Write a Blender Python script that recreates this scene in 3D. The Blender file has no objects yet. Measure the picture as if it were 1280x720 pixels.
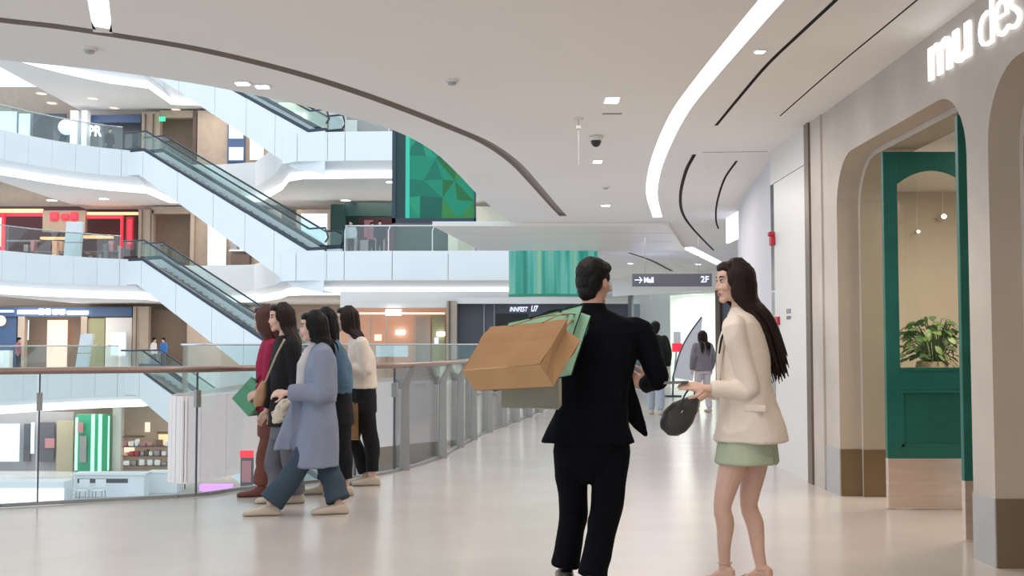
import bpy, bmesh, math, random
import numpy as np
from mathutils import Vector, Matrix, noise
from mathutils.geometry import tessellate_polygon

random.seed(7)
scene = bpy.context.scene
COL = scene.collection

# ------------------------------------------------------------------ camera
CAM_Z, F, TILT = 1.335, 1400.0, math.atan(0.05)
cam_data = bpy.data.cameras.new('camera')
cam_data.sensor_width = 36.0
cam_data.lens = 36.0 * F / 1280.0
cam_data.clip_end = 300
cam = bpy.data.objects.new('camera', cam_data)
cam.location = (0, 0, CAM_Z)
cam.rotation_euler = (math.pi / 2 + TILT, 0, 0)
COL.objects.link(cam)
scene.camera = cam

# ------------------------------------------------------------------ world, exposure
world = bpy.data.worlds.new('world')
scene.world = world
world.use_nodes = True
bg = world.node_tree.nodes['Background']
bg.inputs[0].default_value = (0.78, 0.90, 1.0, 1)
bg.inputs[1].default_value = 1.32
scene.view_settings.view_transform = 'Standard'
scene.view_settings.look = 'None'
scene.view_settings.exposure = 0.06
scene.view_settings.gamma = 1.0
scene.view_settings.use_curve_mapping = False


def lamp(name, kind, loc, energy, color=(1, 1, 1), size=0.3, aim=None, spot=None, size_y=None):
    d = bpy.data.lights.new(name, kind)
    d.energy = energy
    d.color = color
    if kind == 'AREA':
        d.size = size
        if size_y:
            d.shape = 'RECTANGLE'
            d.size_y = size_y
    else:
        d.shadow_soft_size = size
    if kind == 'SPOT':
        d.spot_size = spot or 1.6
        d.spot_blend = 0.8
    o = bpy.data.objects.new(name, d)
    o.location = loc
    if aim is not None:
        o.rotation_euler = (Vector(aim) - Vector(loc)).to_track_quat('-Z', 'Y').to_euler()
    COL.objects.link(o)
    return o


# soft area fills without fixtures, added to light the corridor floor and ceiling
WARM = (1.0, 0.84, 0.68)
NEUT = (1.0, 0.93, 0.88)
for _x, _y in ((-1.5, 0.5), (-0.8, 5.5), (0.8, 10.5), (1.4, 16.0), (2.4, 22.5)):
    lamp('corridor_fill', 'AREA', (_x, _y, 3.40), 62, NEUT, 2.6, aim=(_x, _y, 0), size_y=3.0)
lamp('shop_light', 'AREA', (4.6, 9.6, 2.94), 88, WARM, 1.2, aim=(4.6, 9.6, 0), size_y=2.0)  # stands in for the shop's unseen downlights, no housings built
for _z in (-1.8, 3.4, 8.6, 13.8):
    for _x in (-24, -14, -5):
        lamp('gallery_fill', 'AREA', (_x, 57.0, _z), 190, (1.0, 0.9, 0.8), 6.0, aim=(_x, 57.0, -50), size_y=3.0)  # area fill added to brighten the dim gallery ceilings

# ------------------------------------------------------------------ pixel <-> world
_ct, _st = math.cos(TILT), math.sin(TILT)


def ray(px, py):
    x, y = (px - 640.0) / F, (360.0 - py) / F
    return Vector((x, _ct - y * _st, _st + y * _ct))


def W(px, py, Y):
    d = ray(px, py)
    k = Y / d.y
    return Vector((d.x * k, Y, CAM_Z + d.z * k))


def Z(px, py, z):
    d = ray(px, py)
    k = (z - CAM_Z) / d.z
    return Vector((d.x * k, d.y * k, z))


def WX(px, py, X):
    d = ray(px, py)
    k = X / d.x
    return Vector((X, d.y * k, CAM_Z + d.z * k))


# ------------------------------------------------------------------ materials
def mat(name, col, rough=0.6, metal=0.0, spec=0.5, var=0.0, vscale=6.0, bump=0.0, bscale=40.0,
        emit=None, estr=0.0, coat=0.0, stretch=None, alpha=None, transmission=None, sheen=0.0):
    m = bpy.data.materials.new(name)
    m.use_nodes = True
    nt = m.node_tree
    b = nt.nodes['Principled BSDF']
    b.inputs['Base Color'].default_value = (*col, 1)
    b.inputs['Roughness'].default_value = rough
    b.inputs['Metallic'].default_value = metal
    b.inputs['Specular IOR Level'].default_value = spec
    if coat:
        b.inputs['Coat Weight'].default_value = coat
        b.inputs['Coat Roughness'].default_value = 0.08
    if sheen:
        b.inputs['Sheen Weight'].default_value = sheen
    if emit is not None:
        b.inputs['Emission Color'].default_value = (*emit, 1)
        b.inputs['Emission Strength'].default_value = estr
    if var or bump:
        tc = nt.nodes.new('ShaderNodeTexCoord')
        src = tc.outputs['Object']
        if stretch:
            mp = nt.nodes.new('ShaderNodeMapping')
            mp.inputs['Scale'].default_value = stretch
            nt.links.new(src, mp.inputs['Vector'])
            src = mp.outputs['Vector']
        if var:
            n = nt.nodes.new('ShaderNodeTexNoise')
            n.inputs['Scale'].default_value = vscale
            n.inputs['Detail'].default_value = 4
            nt.links.new(src, n.inputs['Vector'])
            r = nt.nodes.new('ShaderNodeValToRGB')
            r.color_ramp.elements[0].position = 0.3
            r.color_ramp.elements[1].position = 0.7
            r.color_ramp.elements[0].color = (*[max(0, c * (1 - var)) for c in col], 1)
            r.color_ramp.elements[1].color = (*[min(1, c * (1 + var)) for c in col], 1)
            nt.links.new(n.outputs['Fac'], r.inputs['Fac'])
            nt.links.new(r.outputs['Color'], b.inputs['Base Color'])
        if bump:
            n2 = nt.nodes.new('ShaderNodeTexNoise')
            n2.inputs['Scale'].default_value = bscale
            n2.inputs['Detail'].default_value = 3
            nt.links.new(src, n2.inputs['Vector'])
            bp = nt.nodes.new('ShaderNodeBump')
            bp.inputs['Strength'].default_value = bump
            bp.inputs['Distance'].default_value = 0.01
            nt.links.new(n2.outputs['Fac'], bp.inputs['Height'])
            nt.links.new(bp.outputs['Normal'], b.inputs['Normal'])
    return m


def emis(name, col, s):
    return mat(name, tuple(c * 0.5 for c in col), 0.6, emit=col, estr=s)


def glass_mat(name, tint=(0.96, 0.99, 0.98), refl=0.12):
    m = bpy.data.materials.new(name)
    m.use_nodes = True
    nt = m.node_tree
    for n in list(nt.nodes):
        nt.nodes.remove(n)
    out = nt.nodes.new('ShaderNodeOutputMaterial')
    mix = nt.nodes.new('ShaderNodeMixShader')
    tr = nt.nodes.new('ShaderNodeBsdfTransparent')
    tr.inputs[0].default_value = (*tint, 1)
    gl = nt.nodes.new('ShaderNodeBsdfGlossy')
    gl.inputs['Roughness'].default_value = 0.03
    lw = nt.nodes.new('ShaderNodeLayerWeight')
    lw.inputs['Blend'].default_value = 0.12
    mul = nt.nodes.new('ShaderNodeMath')
    mul.operation = 'MULTIPLY_ADD'
    mul.inputs[1].default_value = 0.7
    mul.inputs[2].default_value = refl * 0.4
    nt.links.new(lw.outputs['Fresnel'], mul.inputs[0])
    nt.links.new(mul.outputs[0], mix.inputs[0])
    nt.links.new(tr.outputs[0], mix.inputs[1])
    nt.links.new(gl.outputs[0], mix.inputs[2])
    nt.links.new(mix.outputs[0], out.inputs[0])
    return m


M = {}
M['floor'] = mat('polished_floor_tile', (0.565, 0.51, 0.47), 0.2, spec=0.55, var=0.05, vscale=1.3)
M['lower_floor'] = mat('grey_floor', (0.66, 0.68, 0.70), 0.15, spec=0.6, var=0.05, vscale=1.0)
M['ceiling'] = mat('ceiling_paint', (0.87, 0.83, 0.79), 0.75, spec=0.2, var=0.015, vscale=0.6)
M['gap'] = mat('shadow_gap', (0.10, 0.085, 0.075), 0.7)
M['gap_soft'] = mat('shadow_gap_soft', (0.36, 0.32, 0.29), 0.7)
M['white'] = mat('white_paint', (0.88, 0.90, 0.915), 0.45, spec=0.35, var=0.012, vscale=0.8)
M['white_warm'] = mat('white_warm_paint', (0.78, 0.75, 0.71), 0.6, spec=0.3, var=0.02, vscale=0.8)
M['portal'] = mat('glossy_ceiling_panel', (0.88, 0.82, 0.75), 0.35, spec=0.4)
M['strip'] = emis('strip_light', (0.86, 0.92, 1.0), 1.9)
M['cove'] = emis('cove_light', (0.9, 0.95, 1.0), 1.6)
M['bright'] = emis('bright_light', (0.95, 0.98, 1.0), 9.0)
M['plaster'] = mat('plaster', (0.53, 0.475, 0.43), 0.8, spec=0.2, var=0.10, vscale=1.6, bump=0.12, bscale=9)
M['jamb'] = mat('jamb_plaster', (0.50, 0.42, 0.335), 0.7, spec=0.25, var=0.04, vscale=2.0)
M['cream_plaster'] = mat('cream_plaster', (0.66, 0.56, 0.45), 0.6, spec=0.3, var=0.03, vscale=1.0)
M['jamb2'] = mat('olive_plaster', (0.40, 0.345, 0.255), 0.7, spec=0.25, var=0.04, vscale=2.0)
M['plinth'] = mat('bronze_plinth', (0.20, 0.135, 0.075), 0.38, metal=0.3, var=0.06, vscale=1.5)
M['plinth_grey'] = mat('grey_plinth', (0.43, 0.43, 0.43), 0.5, var=0.04)
M['pillar'] = mat('brown_metal', (0.22, 0.17, 0.14), 0.4, metal=0.5)
M['panel_white'] = mat('white_wall_panel', (0.74, 0.72, 0.70), 0.4, spec=0.4)
M['lavender'] = mat('pale_grey_wall', (0.66, 0.64, 0.68), 0.6)
M['green'] = mat('green_lacquer', (0.012, 0.135, 0.105), 0.38, spec=0.5, var=0.12, vscale=5)
M['green_in'] = mat('green_lacquer_panel', (0.009, 0.12, 0.088), 0.45, spec=0.5, var=0.10, vscale=5)
M['steel'] = mat('brushed_steel', (0.78, 0.66, 0.58), 0.34, metal=0.85, var=0.06, vscale=3, stretch=(1, 1, 12))
M['steel_cold'] = mat('brushed_post_steel', (0.36, 0.35, 0.34), 0.42, metal=0.5, var=0.05, vscale=4)
M['rail'] = mat('bronze_rail', (0.34, 0.23, 0.185), 0.3, metal=0.55, var=0.06, vscale=3)
M['chrome'] = mat('chrome', (0.7, 0.7, 0.7), 0.15, metal=1.0)
M['glass'] = glass_mat('clear_glass')
M['glass_green'] = glass_mat('greenish_glass', (0.86, 0.93, 0.92), 0.2)
M['dark'] = mat('dark_metal', (0.035, 0.05, 0.075), 0.4, spec=0.5)
M['slate'] = mat('slate_front', (0.085, 0.09, 0.11), 0.5)
M['sign_grey'] = mat('grey_sign', (0.17, 0.17, 0.20), 0.45)
M['letter'] = emis('lit_letter', (0.95, 0.97, 1.0), 5.0)
M['letter_soft'] = emis('lit_letter_soft', (0.75, 0.8, 1.0), 1.2)
M['black'] = mat('black_plastic', (0.012, 0.012, 0.014), 0.4)
M['red'] = mat('red_plastic', (0.45, 0.02, 0.04), 0.4)
M['red_lit'] = emis('red_lit', (1.0, 0.03, 0.06), 1.0)
M['orange_lit'] = emis('orange_lit', (1.0, 0.55, 0.28), 1.3)
M['pink_lit'] = emis('pink_lit', (1.0, 0.68, 0.54), 1.1)
M['blue_lit'] = emis('blue_lit', (0.72, 0.88, 1.0), 1.0)
M['green_lit'] = emis('green_lit', (0.45, 1.0, 0.65), 1.3)
M['exit_lit'] = emis('exit_lit', (0.05, 1.0, 0.35), 1.5)
M['purple_lit'] = emis('purple_lit', (0.55, 0.25, 1.0), 1.4)
M['brown_wood'] = mat('brown_wood', (0.30, 0.215, 0.155), 0.6, var=0.08, vscale=3, stretch=(6, 6, 1))
M['brown_light'] = mat('tan_wood', (0.46, 0.36, 0.28), 0.6, var=0.06, vscale=3)
M['brown_dark'] = mat('dark_wood', (0.13, 0.09, 0.07), 0.6, var=0.08, vscale=3)
M['maroon'] = mat('maroon_interior', (0.085, 0.03, 0.035), 0.6)
M['navy'] = mat('navy_board', (0.06, 0.11, 0.22), 0.5)
M['deepgreen'] = mat('deep_green_front', (0.012, 0.05, 0.045), 0.5)
M['mid_green'] = mat('green_front', (0.03, 0.30, 0.18), 0.5)
M['olive'] = mat('olive_yellow', (0.33, 0.315, 0.17), 0.6)
M['peach'] = mat('peach_interior', (0.62, 0.33, 0.21), 0.6, emit=(0.9, 0.42, 0.24), estr=0.12)
M['cream'] = mat('cream_interior', (0.74, 0.74, 0.64), 0.5, var=0.02)
M['goods_grey'] = mat('grey_goods', (0.3, 0.29, 0.31), 0.6)
M['goods_pink'] = mat('pink_goods', (0.45, 0.2, 0.22), 0.6)
M['goods_white'] = mat('white_goods', (0.84, 0.85, 0.86), 0.5)


# ------------------------------------------------------------------ object helpers
WORLD_LOC = {}


def link(o, parent=None):
    COL.objects.link(o)
    if parent is not None:
        o.parent = parent
        if parent.name in WORLD_LOC:
            o.matrix_parent_inverse = Matrix.Translation(-WORLD_LOC[parent.name])
    return o


def obj(name, me, material=None, parent=None, smooth=False):
    if isinstance(me, bmesh.types.BMesh):
        bmesh.ops.recalc_face_normals(me, faces=me.faces)
        m2 = bpy.data.meshes.new(name)
        me.to_mesh(m2)
        me.free()
        me = m2
    if material is not None and not me.materials:
        if isinstance(material, (list, tuple)):
            for mm in material:
                me.materials.append(mm)
        else:
            me.materials.append(material)
    if smooth:
        me.shade_smooth()
    o = bpy.data.objects.new(name, me)
    return link(o, parent)


def tag(o, label=None, cat=None, group=None, kind=None):
    if label:
        o['label'] = label
    if cat:
        o['category'] = cat
    if group:
        o['group'] = group
    if kind:
        o['kind'] = kind
    return o


def empty(name, loc, label=None, cat=None, group=None, kind=None):
    o = bpy.data.objects.new(name, None)
    o.empty_display_size = 0.1
    o.location = loc
    COL.objects.link(o)
    WORLD_LOC[o.name] = Vector(loc)
    return tag(o, label, cat, group, kind)


def struct(name, me, material, parent=None, smooth=False):
    o = obj(name, me, material, parent, smooth)
    if parent is None:
        o['kind'] = 'structure'
    return o


def box(bm, lo, hi, bevel=0.0):
    xs, ys, zs = (lo[0], hi[0]), (lo[1], hi[1]), (lo[2], hi[2])
    v = [bm.verts.new((xs[i], ys[j], zs[k])) for i in (0, 1) for j in (0, 1) for k in (0, 1)]
    fs = []
    for q in ((0, 1, 3, 2), (4, 6, 7, 5), (0, 4, 5, 1), (2, 3, 7, 6), (0, 2, 6, 4), (1, 5, 7, 3)):
        fs.append(bm.faces.new([v[i] for i in q]))
    if bevel:
        es = list({e for f in fs for e in f.edges})
        bmesh.ops.bevel(bm, geom=es, offset=bevel, segments=2, affect='EDGES', profile=0.5)
    return bm


def obox(bm, o, a, b, c):
    """parallelepiped from a corner and three edge vectors"""
    o, a, b, c = Vector(o), Vector(a), Vector(b), Vector(c)
    v = [bm.verts.new(o + a * i + b * j + c * k) for i in (0, 1) for j in (0, 1) for k in (0, 1)]
    for q in ((0, 1, 3, 2), (4, 6, 7, 5), (0, 4, 5, 1), (2, 3, 7, 6), (0, 2, 6, 4), (1, 5, 7, 3)):
        bm.faces.new([v[i] for i in q])
    return bm


def bx(lo, hi, bevel=0.0):
    lo2 = [min(a, b) for a, b in zip(lo, hi)]
    hi2 = [max(a, b) for a, b in zip(lo, hi)]
    return box(bmesh.new(), lo2, hi2, bevel)


def prism(bm, pts, ext):
    """extrude a planar polygon (list of 3D points) by vector ext"""
    ext = Vector(ext)
    a = [bm.verts.new(Vector(p)) for p in pts]
    b = [bm.verts.new(Vector(p) + ext) for p in pts]
    bm.faces.new(a)
    bm.faces.new(list(reversed(b)))
    n = len(pts)
    for i in range(n):
        bm.faces.new((a[i], b[i], b[(i + 1) % n], a[(i + 1) % n]))
    return bm


def catmull(pts, sub=6):
    pts = [Vector(p) for p in pts]
    if len(pts) < 3:
        return pts
    out = []
    P = [pts[0] * 2 - pts[1]] + pts + [pts[-1] * 2 - pts[-2]]
    for i in range(1, len(P) - 2):
        p0, p1, p2, p3 = P[i - 1:i + 3]
        for k in range(sub):
            t = k / sub
            out.append(0.5 * ((2 * p1) + (p2 - p0) * t + (2 * p0 - 5 * p1 + 4 * p2 - p3) * t * t
                              + (3 * p1 - p0 - 3 * p2 + p3) * t ** 3))
    out.append(pts[-1])
    return out


def tube(bm, pts, radii, n=8, flat=None, flat_axis=None):
    """tapered tube; flat scales one section axis"""
    pts = [Vector(p) for p in pts]
    m = len(pts)
    if not isinstance(radii, (list, tuple)):
        radii = [radii] * m
    tang = []
    for i in range(m):
        a, b = pts[max(0, i - 1)], pts[min(m - 1, i + 1)]
        t = (b - a)
        tang.append(t.normalized() if t.length > 1e-9 else Vector((0, 0, 1)))
    if flat_axis is not None:
        u = Vector(flat_axis)
    else:
        u = Vector((0, 0, 1)) if abs(tang[0].z) < 0.9 else Vector((1, 0, 0))
    rings = []
    for i in range(m):
        t = tang[i]
        u = (u - t * u.dot(t))
        if u.length < 1e-6:
            u = t.orthogonal()
        u.normalize()
        w = t.cross(u)
        f = flat if flat is not None else 1.0
        rings.append([bm.verts.new(pts[i] + (u * math.cos(2 * math.pi * k / n) * f + w * math.sin(2 * math.pi * k / n)) * radii[i]) for k in range(n)])
    for i in range(m - 1):
        for k in range(n):
            bm.faces.new((rings[i][k], rings[i][(k + 1) % n], rings[i + 1][(k + 1) % n], rings[i + 1][k]))
    bm.faces.new(list(reversed(rings[0])))
    bm.faces.new(rings[-1])
    return bm


def ball(bm, c, r, axes=None, seg=16, rings=10):
    """ellipsoid; r scalar or 3-vector along axes"""
    if not isinstance(r, (list, tuple, Vector)):
        r = (r, r, r)
    if axes is None:
        axes = (Vector((1, 0, 0)), Vector((0, 1, 0)), Vector((0, 0, 1)))
    c = Vector(c)
    rows = []
    for i in range(1, rings):
        th = math.pi * i / rings
        rows.append([bm.verts.new(c + axes[0] * (r[0] * math.sin(th) * math.cos(2 * math.pi * k / seg))
                                  + axes[1] * (r[1] * math.sin(th) * math.sin(2 * math.pi * k / seg))
                                  + axes[2] * (r[2] * math.cos(th))) for k in range(seg)])
    t = bm.verts.new(c + axes[2] * r[2])
    b = bm.verts.new(c - axes[2] * r[2])
    for k in range(seg):
        bm.faces.new((t, rows[0][k], rows[0][(k + 1) % seg]))
        bm.faces.new((b, rows[-1][(k + 1) % seg], rows[-1][k]))
        for i in range(len(rows) - 1):
            bm.faces.new((rows[i][k], rows[i + 1][k], rows[i + 1][(k + 1) % seg], rows[i][(k + 1) % seg]))
    return bm


def loft(bm, stations, lat, fwd, n=24, e=2.2):
    """stations: (centre, half width, half depth[, lat, fwd])"""
    rings = []
    for st in stations:
        c, rx, ry = st[:3]
        la, fw = (st[3], st[4]) if len(st) > 3 else (lat, fwd)
        ring = []
        for k in range(n):
            a = 2 * math.pi * k / n
            ca, sa = math.cos(a), math.sin(a)
            x = math.copysign(abs(ca) ** (2 / e), ca) * rx
            y = math.copysign(abs(sa) ** (2 / e), sa) * ry
            ring.append(bm.verts.new(Vector(c) + la * x + fw * y))
        rings.append(ring)
    for i in range(len(rings) - 1):
        for k in range(n):
            bm.faces.new((rings[i][k], rings[i][(k + 1) % n], rings[i + 1][(k + 1) % n], rings[i + 1][k]))
    bm.faces.new(list(reversed(rings[0])))
    bm.faces.new(rings[-1])
    return bm


def chain(bm, pr, sub=4, n=12):
    """smooth limb through [(point, radius), ...] with rounded ends"""
    pts = catmull([Vector(p) for p, r in pr], sub)
    rs = []
    m = len(pr)
    for i in range(m - 1):
        for k in range(sub if m > 2 else 1):
            t = k / (sub if m > 2 else 1)
            rs.append(pr[i][1] * (1 - t) + pr[i + 1][1] * t)
    rs.append(pr[-1][1])
    if m == 2:
        pts = [Vector(pr[0][0]), Vector(pr[1][0])]
        rs = [pr[0][1], pr[1][1]]
    tube(bm, pts, rs, n)
    ball(bm, pr[0][0], pr[0][1] * 0.98, seg=12, rings=8)
    ball(bm, pr[-1][0], pr[-1][1] * 0.98, seg=12, rings=8)
    return bm


def vnoise(p, seed=0):
    """value noise on an (n,3) array, in -1..1"""
    i = np.floor(p).astype(np.int64)
    f = p - i
    f = f * f * (3 - 2 * f)
    out = np.zeros(len(p))
    for dx in (0, 1):
        for dy in (0, 1):
            for dz in (0, 1):
                h = ((i[:, 0] + dx) * 73856093) ^ ((i[:, 1] + dy) * 19349663) ^ ((i[:, 2] + dz) * 83492791) ^ (seed * 2654435)
                h = (h ^ (h >> 13)) * 1274126177
                h = ((h ^ (h >> 16)) & 0xffff) / 32767.5 - 1
                w = (f[:, 0] if dx else 1 - f[:, 0]) * (f[:, 1] if dy else 1 - f[:, 1]) * (f[:, 2] if dz else 1 - f[:, 2])
                out += h * w
    return out


def sculpt(bm, voxel=0.006, smooth=3, folds=0.0, fscale=(14, 14, 6), seed=1, fine=0.0):
    """union the overlapping pieces into one continuous surface (voxel remesh), smooth it, add folds"""
    bmesh.ops.recalc_face_normals(bm, faces=bm.faces)
    me = bpy.data.meshes.new('tmp')
    bm.to_mesh(me)
    bm.free()
    o = bpy.data.objects.new('tmp', me)
    COL.objects.link(o)
    r = o.modifiers.new('r', 'REMESH')
    r.mode = 'VOXEL'
    r.voxel_size = voxel
    if smooth:
        s = o.modifiers.new('s', 'SMOOTH')
        s.factor = 0.5
        s.iterations = smooth
    dg = bpy.context.evaluated_depsgraph_get()
    out = bpy.data.meshes.new_from_object(o.evaluated_get(dg))
    bpy.data.objects.remove(o)
    bpy.data.meshes.remove(me)
    if folds:
        n = len(out.vertices)
        co = np.empty(n * 3)
        no = np.empty(n * 3)
        out.vertices.foreach_get('co', co)
        out.vertices.foreach_get('normal', no)
        co, no = co.reshape(-1, 3), no.reshape(-1, 3)
        p = co * np.array(fscale)
        w = vnoise(p * 0.6, seed + 5)[:, None]
        d = 1 - 2 * np.abs(vnoise(p + w * 0.8, seed))
        d = d * folds + vnoise(co * 45, seed + 3) * fine
        co = co + no * d[:, None]
        out.vertices.foreach_set('co', co.ravel())
        out.update()
    out.shade_smooth()
    return out


def text_mesh(body, size, depth, bold=0.0, shear=0.0):
    c = bpy.data.curves.new('t', 'FONT')
    c.body = body
    c.size = size
    c.extrude = depth
    c.offset = bold
    c.shear = shear
    c.resolution_u = 3
    o = bpy.data.objects.new('t', c)
    COL.objects.link(o)
    dg = bpy.context.evaluated_depsgraph_get()
    me = bpy.data.meshes.new_from_object(o.evaluated_get(dg))
    bpy.data.objects.remove(o)
    bpy.data.curves.remove(c)
    return me


def place(me, mtx):
    me.transform(mtx)
    return me


def offset_strip(pts, width):
    """closed 2-D outline around a polyline lying in a horizontal plane"""
    L, R = [], []
    n = len(pts)
    for i in range(n):
        a, b = pts[max(0, i - 1)], pts[min(n - 1, i + 1)]
        t = (b - a)
        t.z = 0
        t.normalize()
        nrm = Vector((-t.y, t.x, 0)) * width / 2
        L.append(pts[i] + nrm)
        R.append(pts[i] - nrm)
    return L, R


def channel(bm, L, R, depth):
    """inverted U along two rails: sides up by depth and a roof"""
    up = Vector((0, 0, depth))
    n = len(L)
    l0 = [bm.verts.new(p) for p in L]
    l1 = [bm.verts.new(p + up) for p in L]
    r0 = [bm.verts.new(p) for p in R]
    r1 = [bm.verts.new(p + up) for p in R]
    for i in range(n - 1):
        bm.faces.new((l0[i], l0[i + 1], l1[i + 1], l1[i]))
        bm.faces.new((r0[i], r1[i], r1[i + 1], r0[i + 1]))
        bm.faces.new((l1[i], l1[i + 1], r1[i + 1], r1[i]))
    for i in (0, n - 1):
        bm.faces.new((l0[i], l1[i], r1[i], r0[i]))
    return bm


def ribbon(bm, L, R):
    l = [bm.verts.new(p) for p in L]
    r = [bm.verts.new(p) for p in R]
    for i in range(len(L) - 1):
        bm.faces.new((l[i], l[i + 1], r[i + 1], r[i]))
    return bm


def flat_poly(bm, outer, holes=()):
    loops = [outer] + list(holes)
    tri = tessellate_polygon([[Vector((p.x, p.y, 0)) for p in lp] for lp in loops])
    vs = [bm.verts.new(p) for lp in loops for p in lp]
    for t in tri:
        try:
            bm.faces.new([vs[i] for i in t])
        except ValueError:
            pass
    return bm
# ------------------------------------------------------------------ large structure: own storey
CEIL = 3.47
FLOOR2, STEP = 0.0, 5.2
rail_px = [(-150, 652), (0, 635), (120, 628), (245, 621), (320, 611), (450, 598), (506, 588), (553, 573), (575, 559.5),
           (592, 550), (612, 541), (630, 534), (646, 528), (662, 522), (690, 510)]
rail_pts = [Vector((-8.0, 8.3, 0))] + [Z(x, y, 0) for x, y in rail_px]
bridge_edge = [Vector(p) for p in ((1.7, 26.2, 0), (2.3, 29.0, 0), (2.5, 34, 0), (1.5, 38, 0), (0, 39.6, 0), (-2.2, 38.4, 0), (-4.4, 35.6, 0),
                                   (-6.2, 31.0, 0), (-7.5, 27.0, 0), (-7.8, 26.6, 0), (-8.2, 27.0, 0), (-8.3, 28.0, 0), (-8.3, 47.6, 0))]
outer = [Vector((-8, -5, 0))] + rail_pts + bridge_edge + [Vector((-8.3, 62, 0)), Vector((14, 62, 0)), Vector((14, -5, 0))]
struct('floor', flat_poly(bmesh.new(), outer), M['floor'])


def wall_strip(name, pts, z0, z1, m, parent=None, thick=0.0):
    bm = bmesh.new()
    ribbon(bm, [Vector((p.x, p.y, z0)) for p in pts], [Vector((p.x, p.y, z1)) for p in pts])
    return struct(name, bm, m, parent)


wall_strip('trim_floor_edge', rail_pts, -1.9, 0.0, M['white_warm'])
M['bridge'] = mat('bridge_cladding', (0.92, 0.75, 0.705), 0.45, spec=0.4, var=0.02)
edge = catmull(bridge_edge[3:11], 3) + bridge_edge[11:]
bridge = empty('wall_bridge', (0, 39.6, -1.9), kind='structure')
for i in range(len(edge) - 1):
    a, b = edge[i], edge[i + 1]
    n = max(1, int((b - a).length / 2.4))
    for k in range(n):
        p, q = a.lerp(b, k / n), a.lerp(b, (k + 1) / n)
        d = (q - p).normalized() * 0.008
        nn = Vector((-d.y, d.x, 0)).normalized() * 0.05
        bm = bmesh.new()
        obox(bm, p + d + Vector((0, 0, -1.95)), (q - p) - 2 * d, nn, (0, 0, 2.05))
        obj('panel', bm, M['bridge'], bridge)
struct('ceiling_bridge', flat_poly(bmesh.new(), [Vector((p.x, p.y, -1.9)) for p in edge] + [Vector((-8.3, 62, -1.9)), Vector((14, 62, -1.9)), Vector((14, 24, -1.9)), Vector((1.7, 26.2, -1.9))]), M['ceiling'])
struct('floor_lower', flat_poly(bmesh.new(), [Vector(p) for p in ((-40, 4, -STEP), (-40, 63, -STEP), (14, 63, -STEP), (14, 4, -STEP))]), M['lower_floor'])

# ceiling over the corridor with real slots for the shadow gaps and strip lights
edge_px = [(-120, 62), (0, 75), (130, 88), (215, 100), (290, 113), (400, 137), (490, 162), (540, 188), (570, 215), (595, 241), (618, 262), (636, 276)]
edge_c = catmull([Z(x, y, CEIL) for x, y in edge_px], 3)
outer_c = ([Vector((-8, -5, CEIL)), Vector((-8, 7.0, CEIL))] + edge_c +
           [Vector(p) for p in ((0.6, 23.5, CEIL), (1.3, 26, CEIL), (2, 30, CEIL), (3.0, 45.2, CEIL), (14, 45.2, CEIL), (14, -5, CEIL))])


def curve_px(pts, sub=5):
    return catmull([Z(x, y, CEIL) for x, y in pts], sub)


slots = [
    ('gap_soft', curve_px([(-60, 16), (0, 25), (70, 33), (150, 45), (240, 60), (320, 78), (400, 100), (480, 127), (560, 158), (610, 180), (645, 205), (670, 232), (690, 255), (704, 270)]), 0.13, 0.05),
    ('strip', curve_px([(1010, -50), (960, 5), (920, 52), (880, 100), (850, 140), (830, 180), (818, 215), (815, 245), (822, 272)]), 0.16, 0.02),
    ('strip', curve_px([(108, -120), (117, -40), (128.5, 41)]), 0.125, 0.02),
    ('gap', curve_px([(895, 157), (928, 117), (960, 80), (1000, 42), (1045, 0), (1110, -62)]), 0.032, 0.03),
    ('gap', curve_px([(975, 145), (1040, 88), (1110, 30), (1150, -3), (1200, -44)]), 0.016, 0.03),
    ('gap_soft', curve_px([(878, 190.5), (920, 190), (960, 189.5)]), 0.03, 0.03),
    ('gap', curve_px([(868, 193), (857, 215), (850.5, 245), (854, 268), (868, 288), (892, 313)]), 0.045, 0.05),
    ('gap', curve_px([(921, 201), (905, 225), (896, 255), (895, 275), (898, 286)]), 0.03, 0.05),
    ('strip', curve_px([(858, 309), (878, 319), (902, 331)]), 0.30, 0.02),
    ('gap_soft', curve_px([(786, 316), (815, 326), (840, 339)]), 0.10, 0.05),
]
holes, ch_bms = [], []
for key, pts, w, dep in slots:
    L, R = offset_strip(pts, w)
    holes.append(L + list(reversed(R)))
    ch_bms.append((key, L, R, dep))
ceil_obj = struct('ceiling', flat_poly(bmesh.new(), outer_c, holes), M['ceiling'])
for key, L, R, dep in ch_bms:
    if key == 'strip':
        obj('light_slot', channel(bmesh.new(), L, R, 0.06), M['white'], ceil_obj)
        ins = Vector((0, 0, dep))
        c = obj('strip_light', ribbon(bmesh.new(), [p + ins for p in L], [p + ins for p in R]), M['strip'], ceil_obj)
    else:
        obj('shadow_gap', channel(bmesh.new(), L, R, dep), M[key], ceil_obj)
wall_strip('trim_ceiling_edge', edge_c, CEIL, 5.25, M['white'])
struct('floor_upper', flat_poly(bmesh.new(), [Vector((p.x, p.y, 5.2)) for p in outer_c]), M['white'])

# glossy bulkhead slab crossing the atrium end, in three panels
portal = empty('ceiling_bulkhead', (1.0, 19.6, 3.42), kind='structure')


def portal_x(Y):
    t = (Y - 19.6) / 5.2
    return -1.4 + 0.7 * t, 2.75 + 1.1 * t


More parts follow.
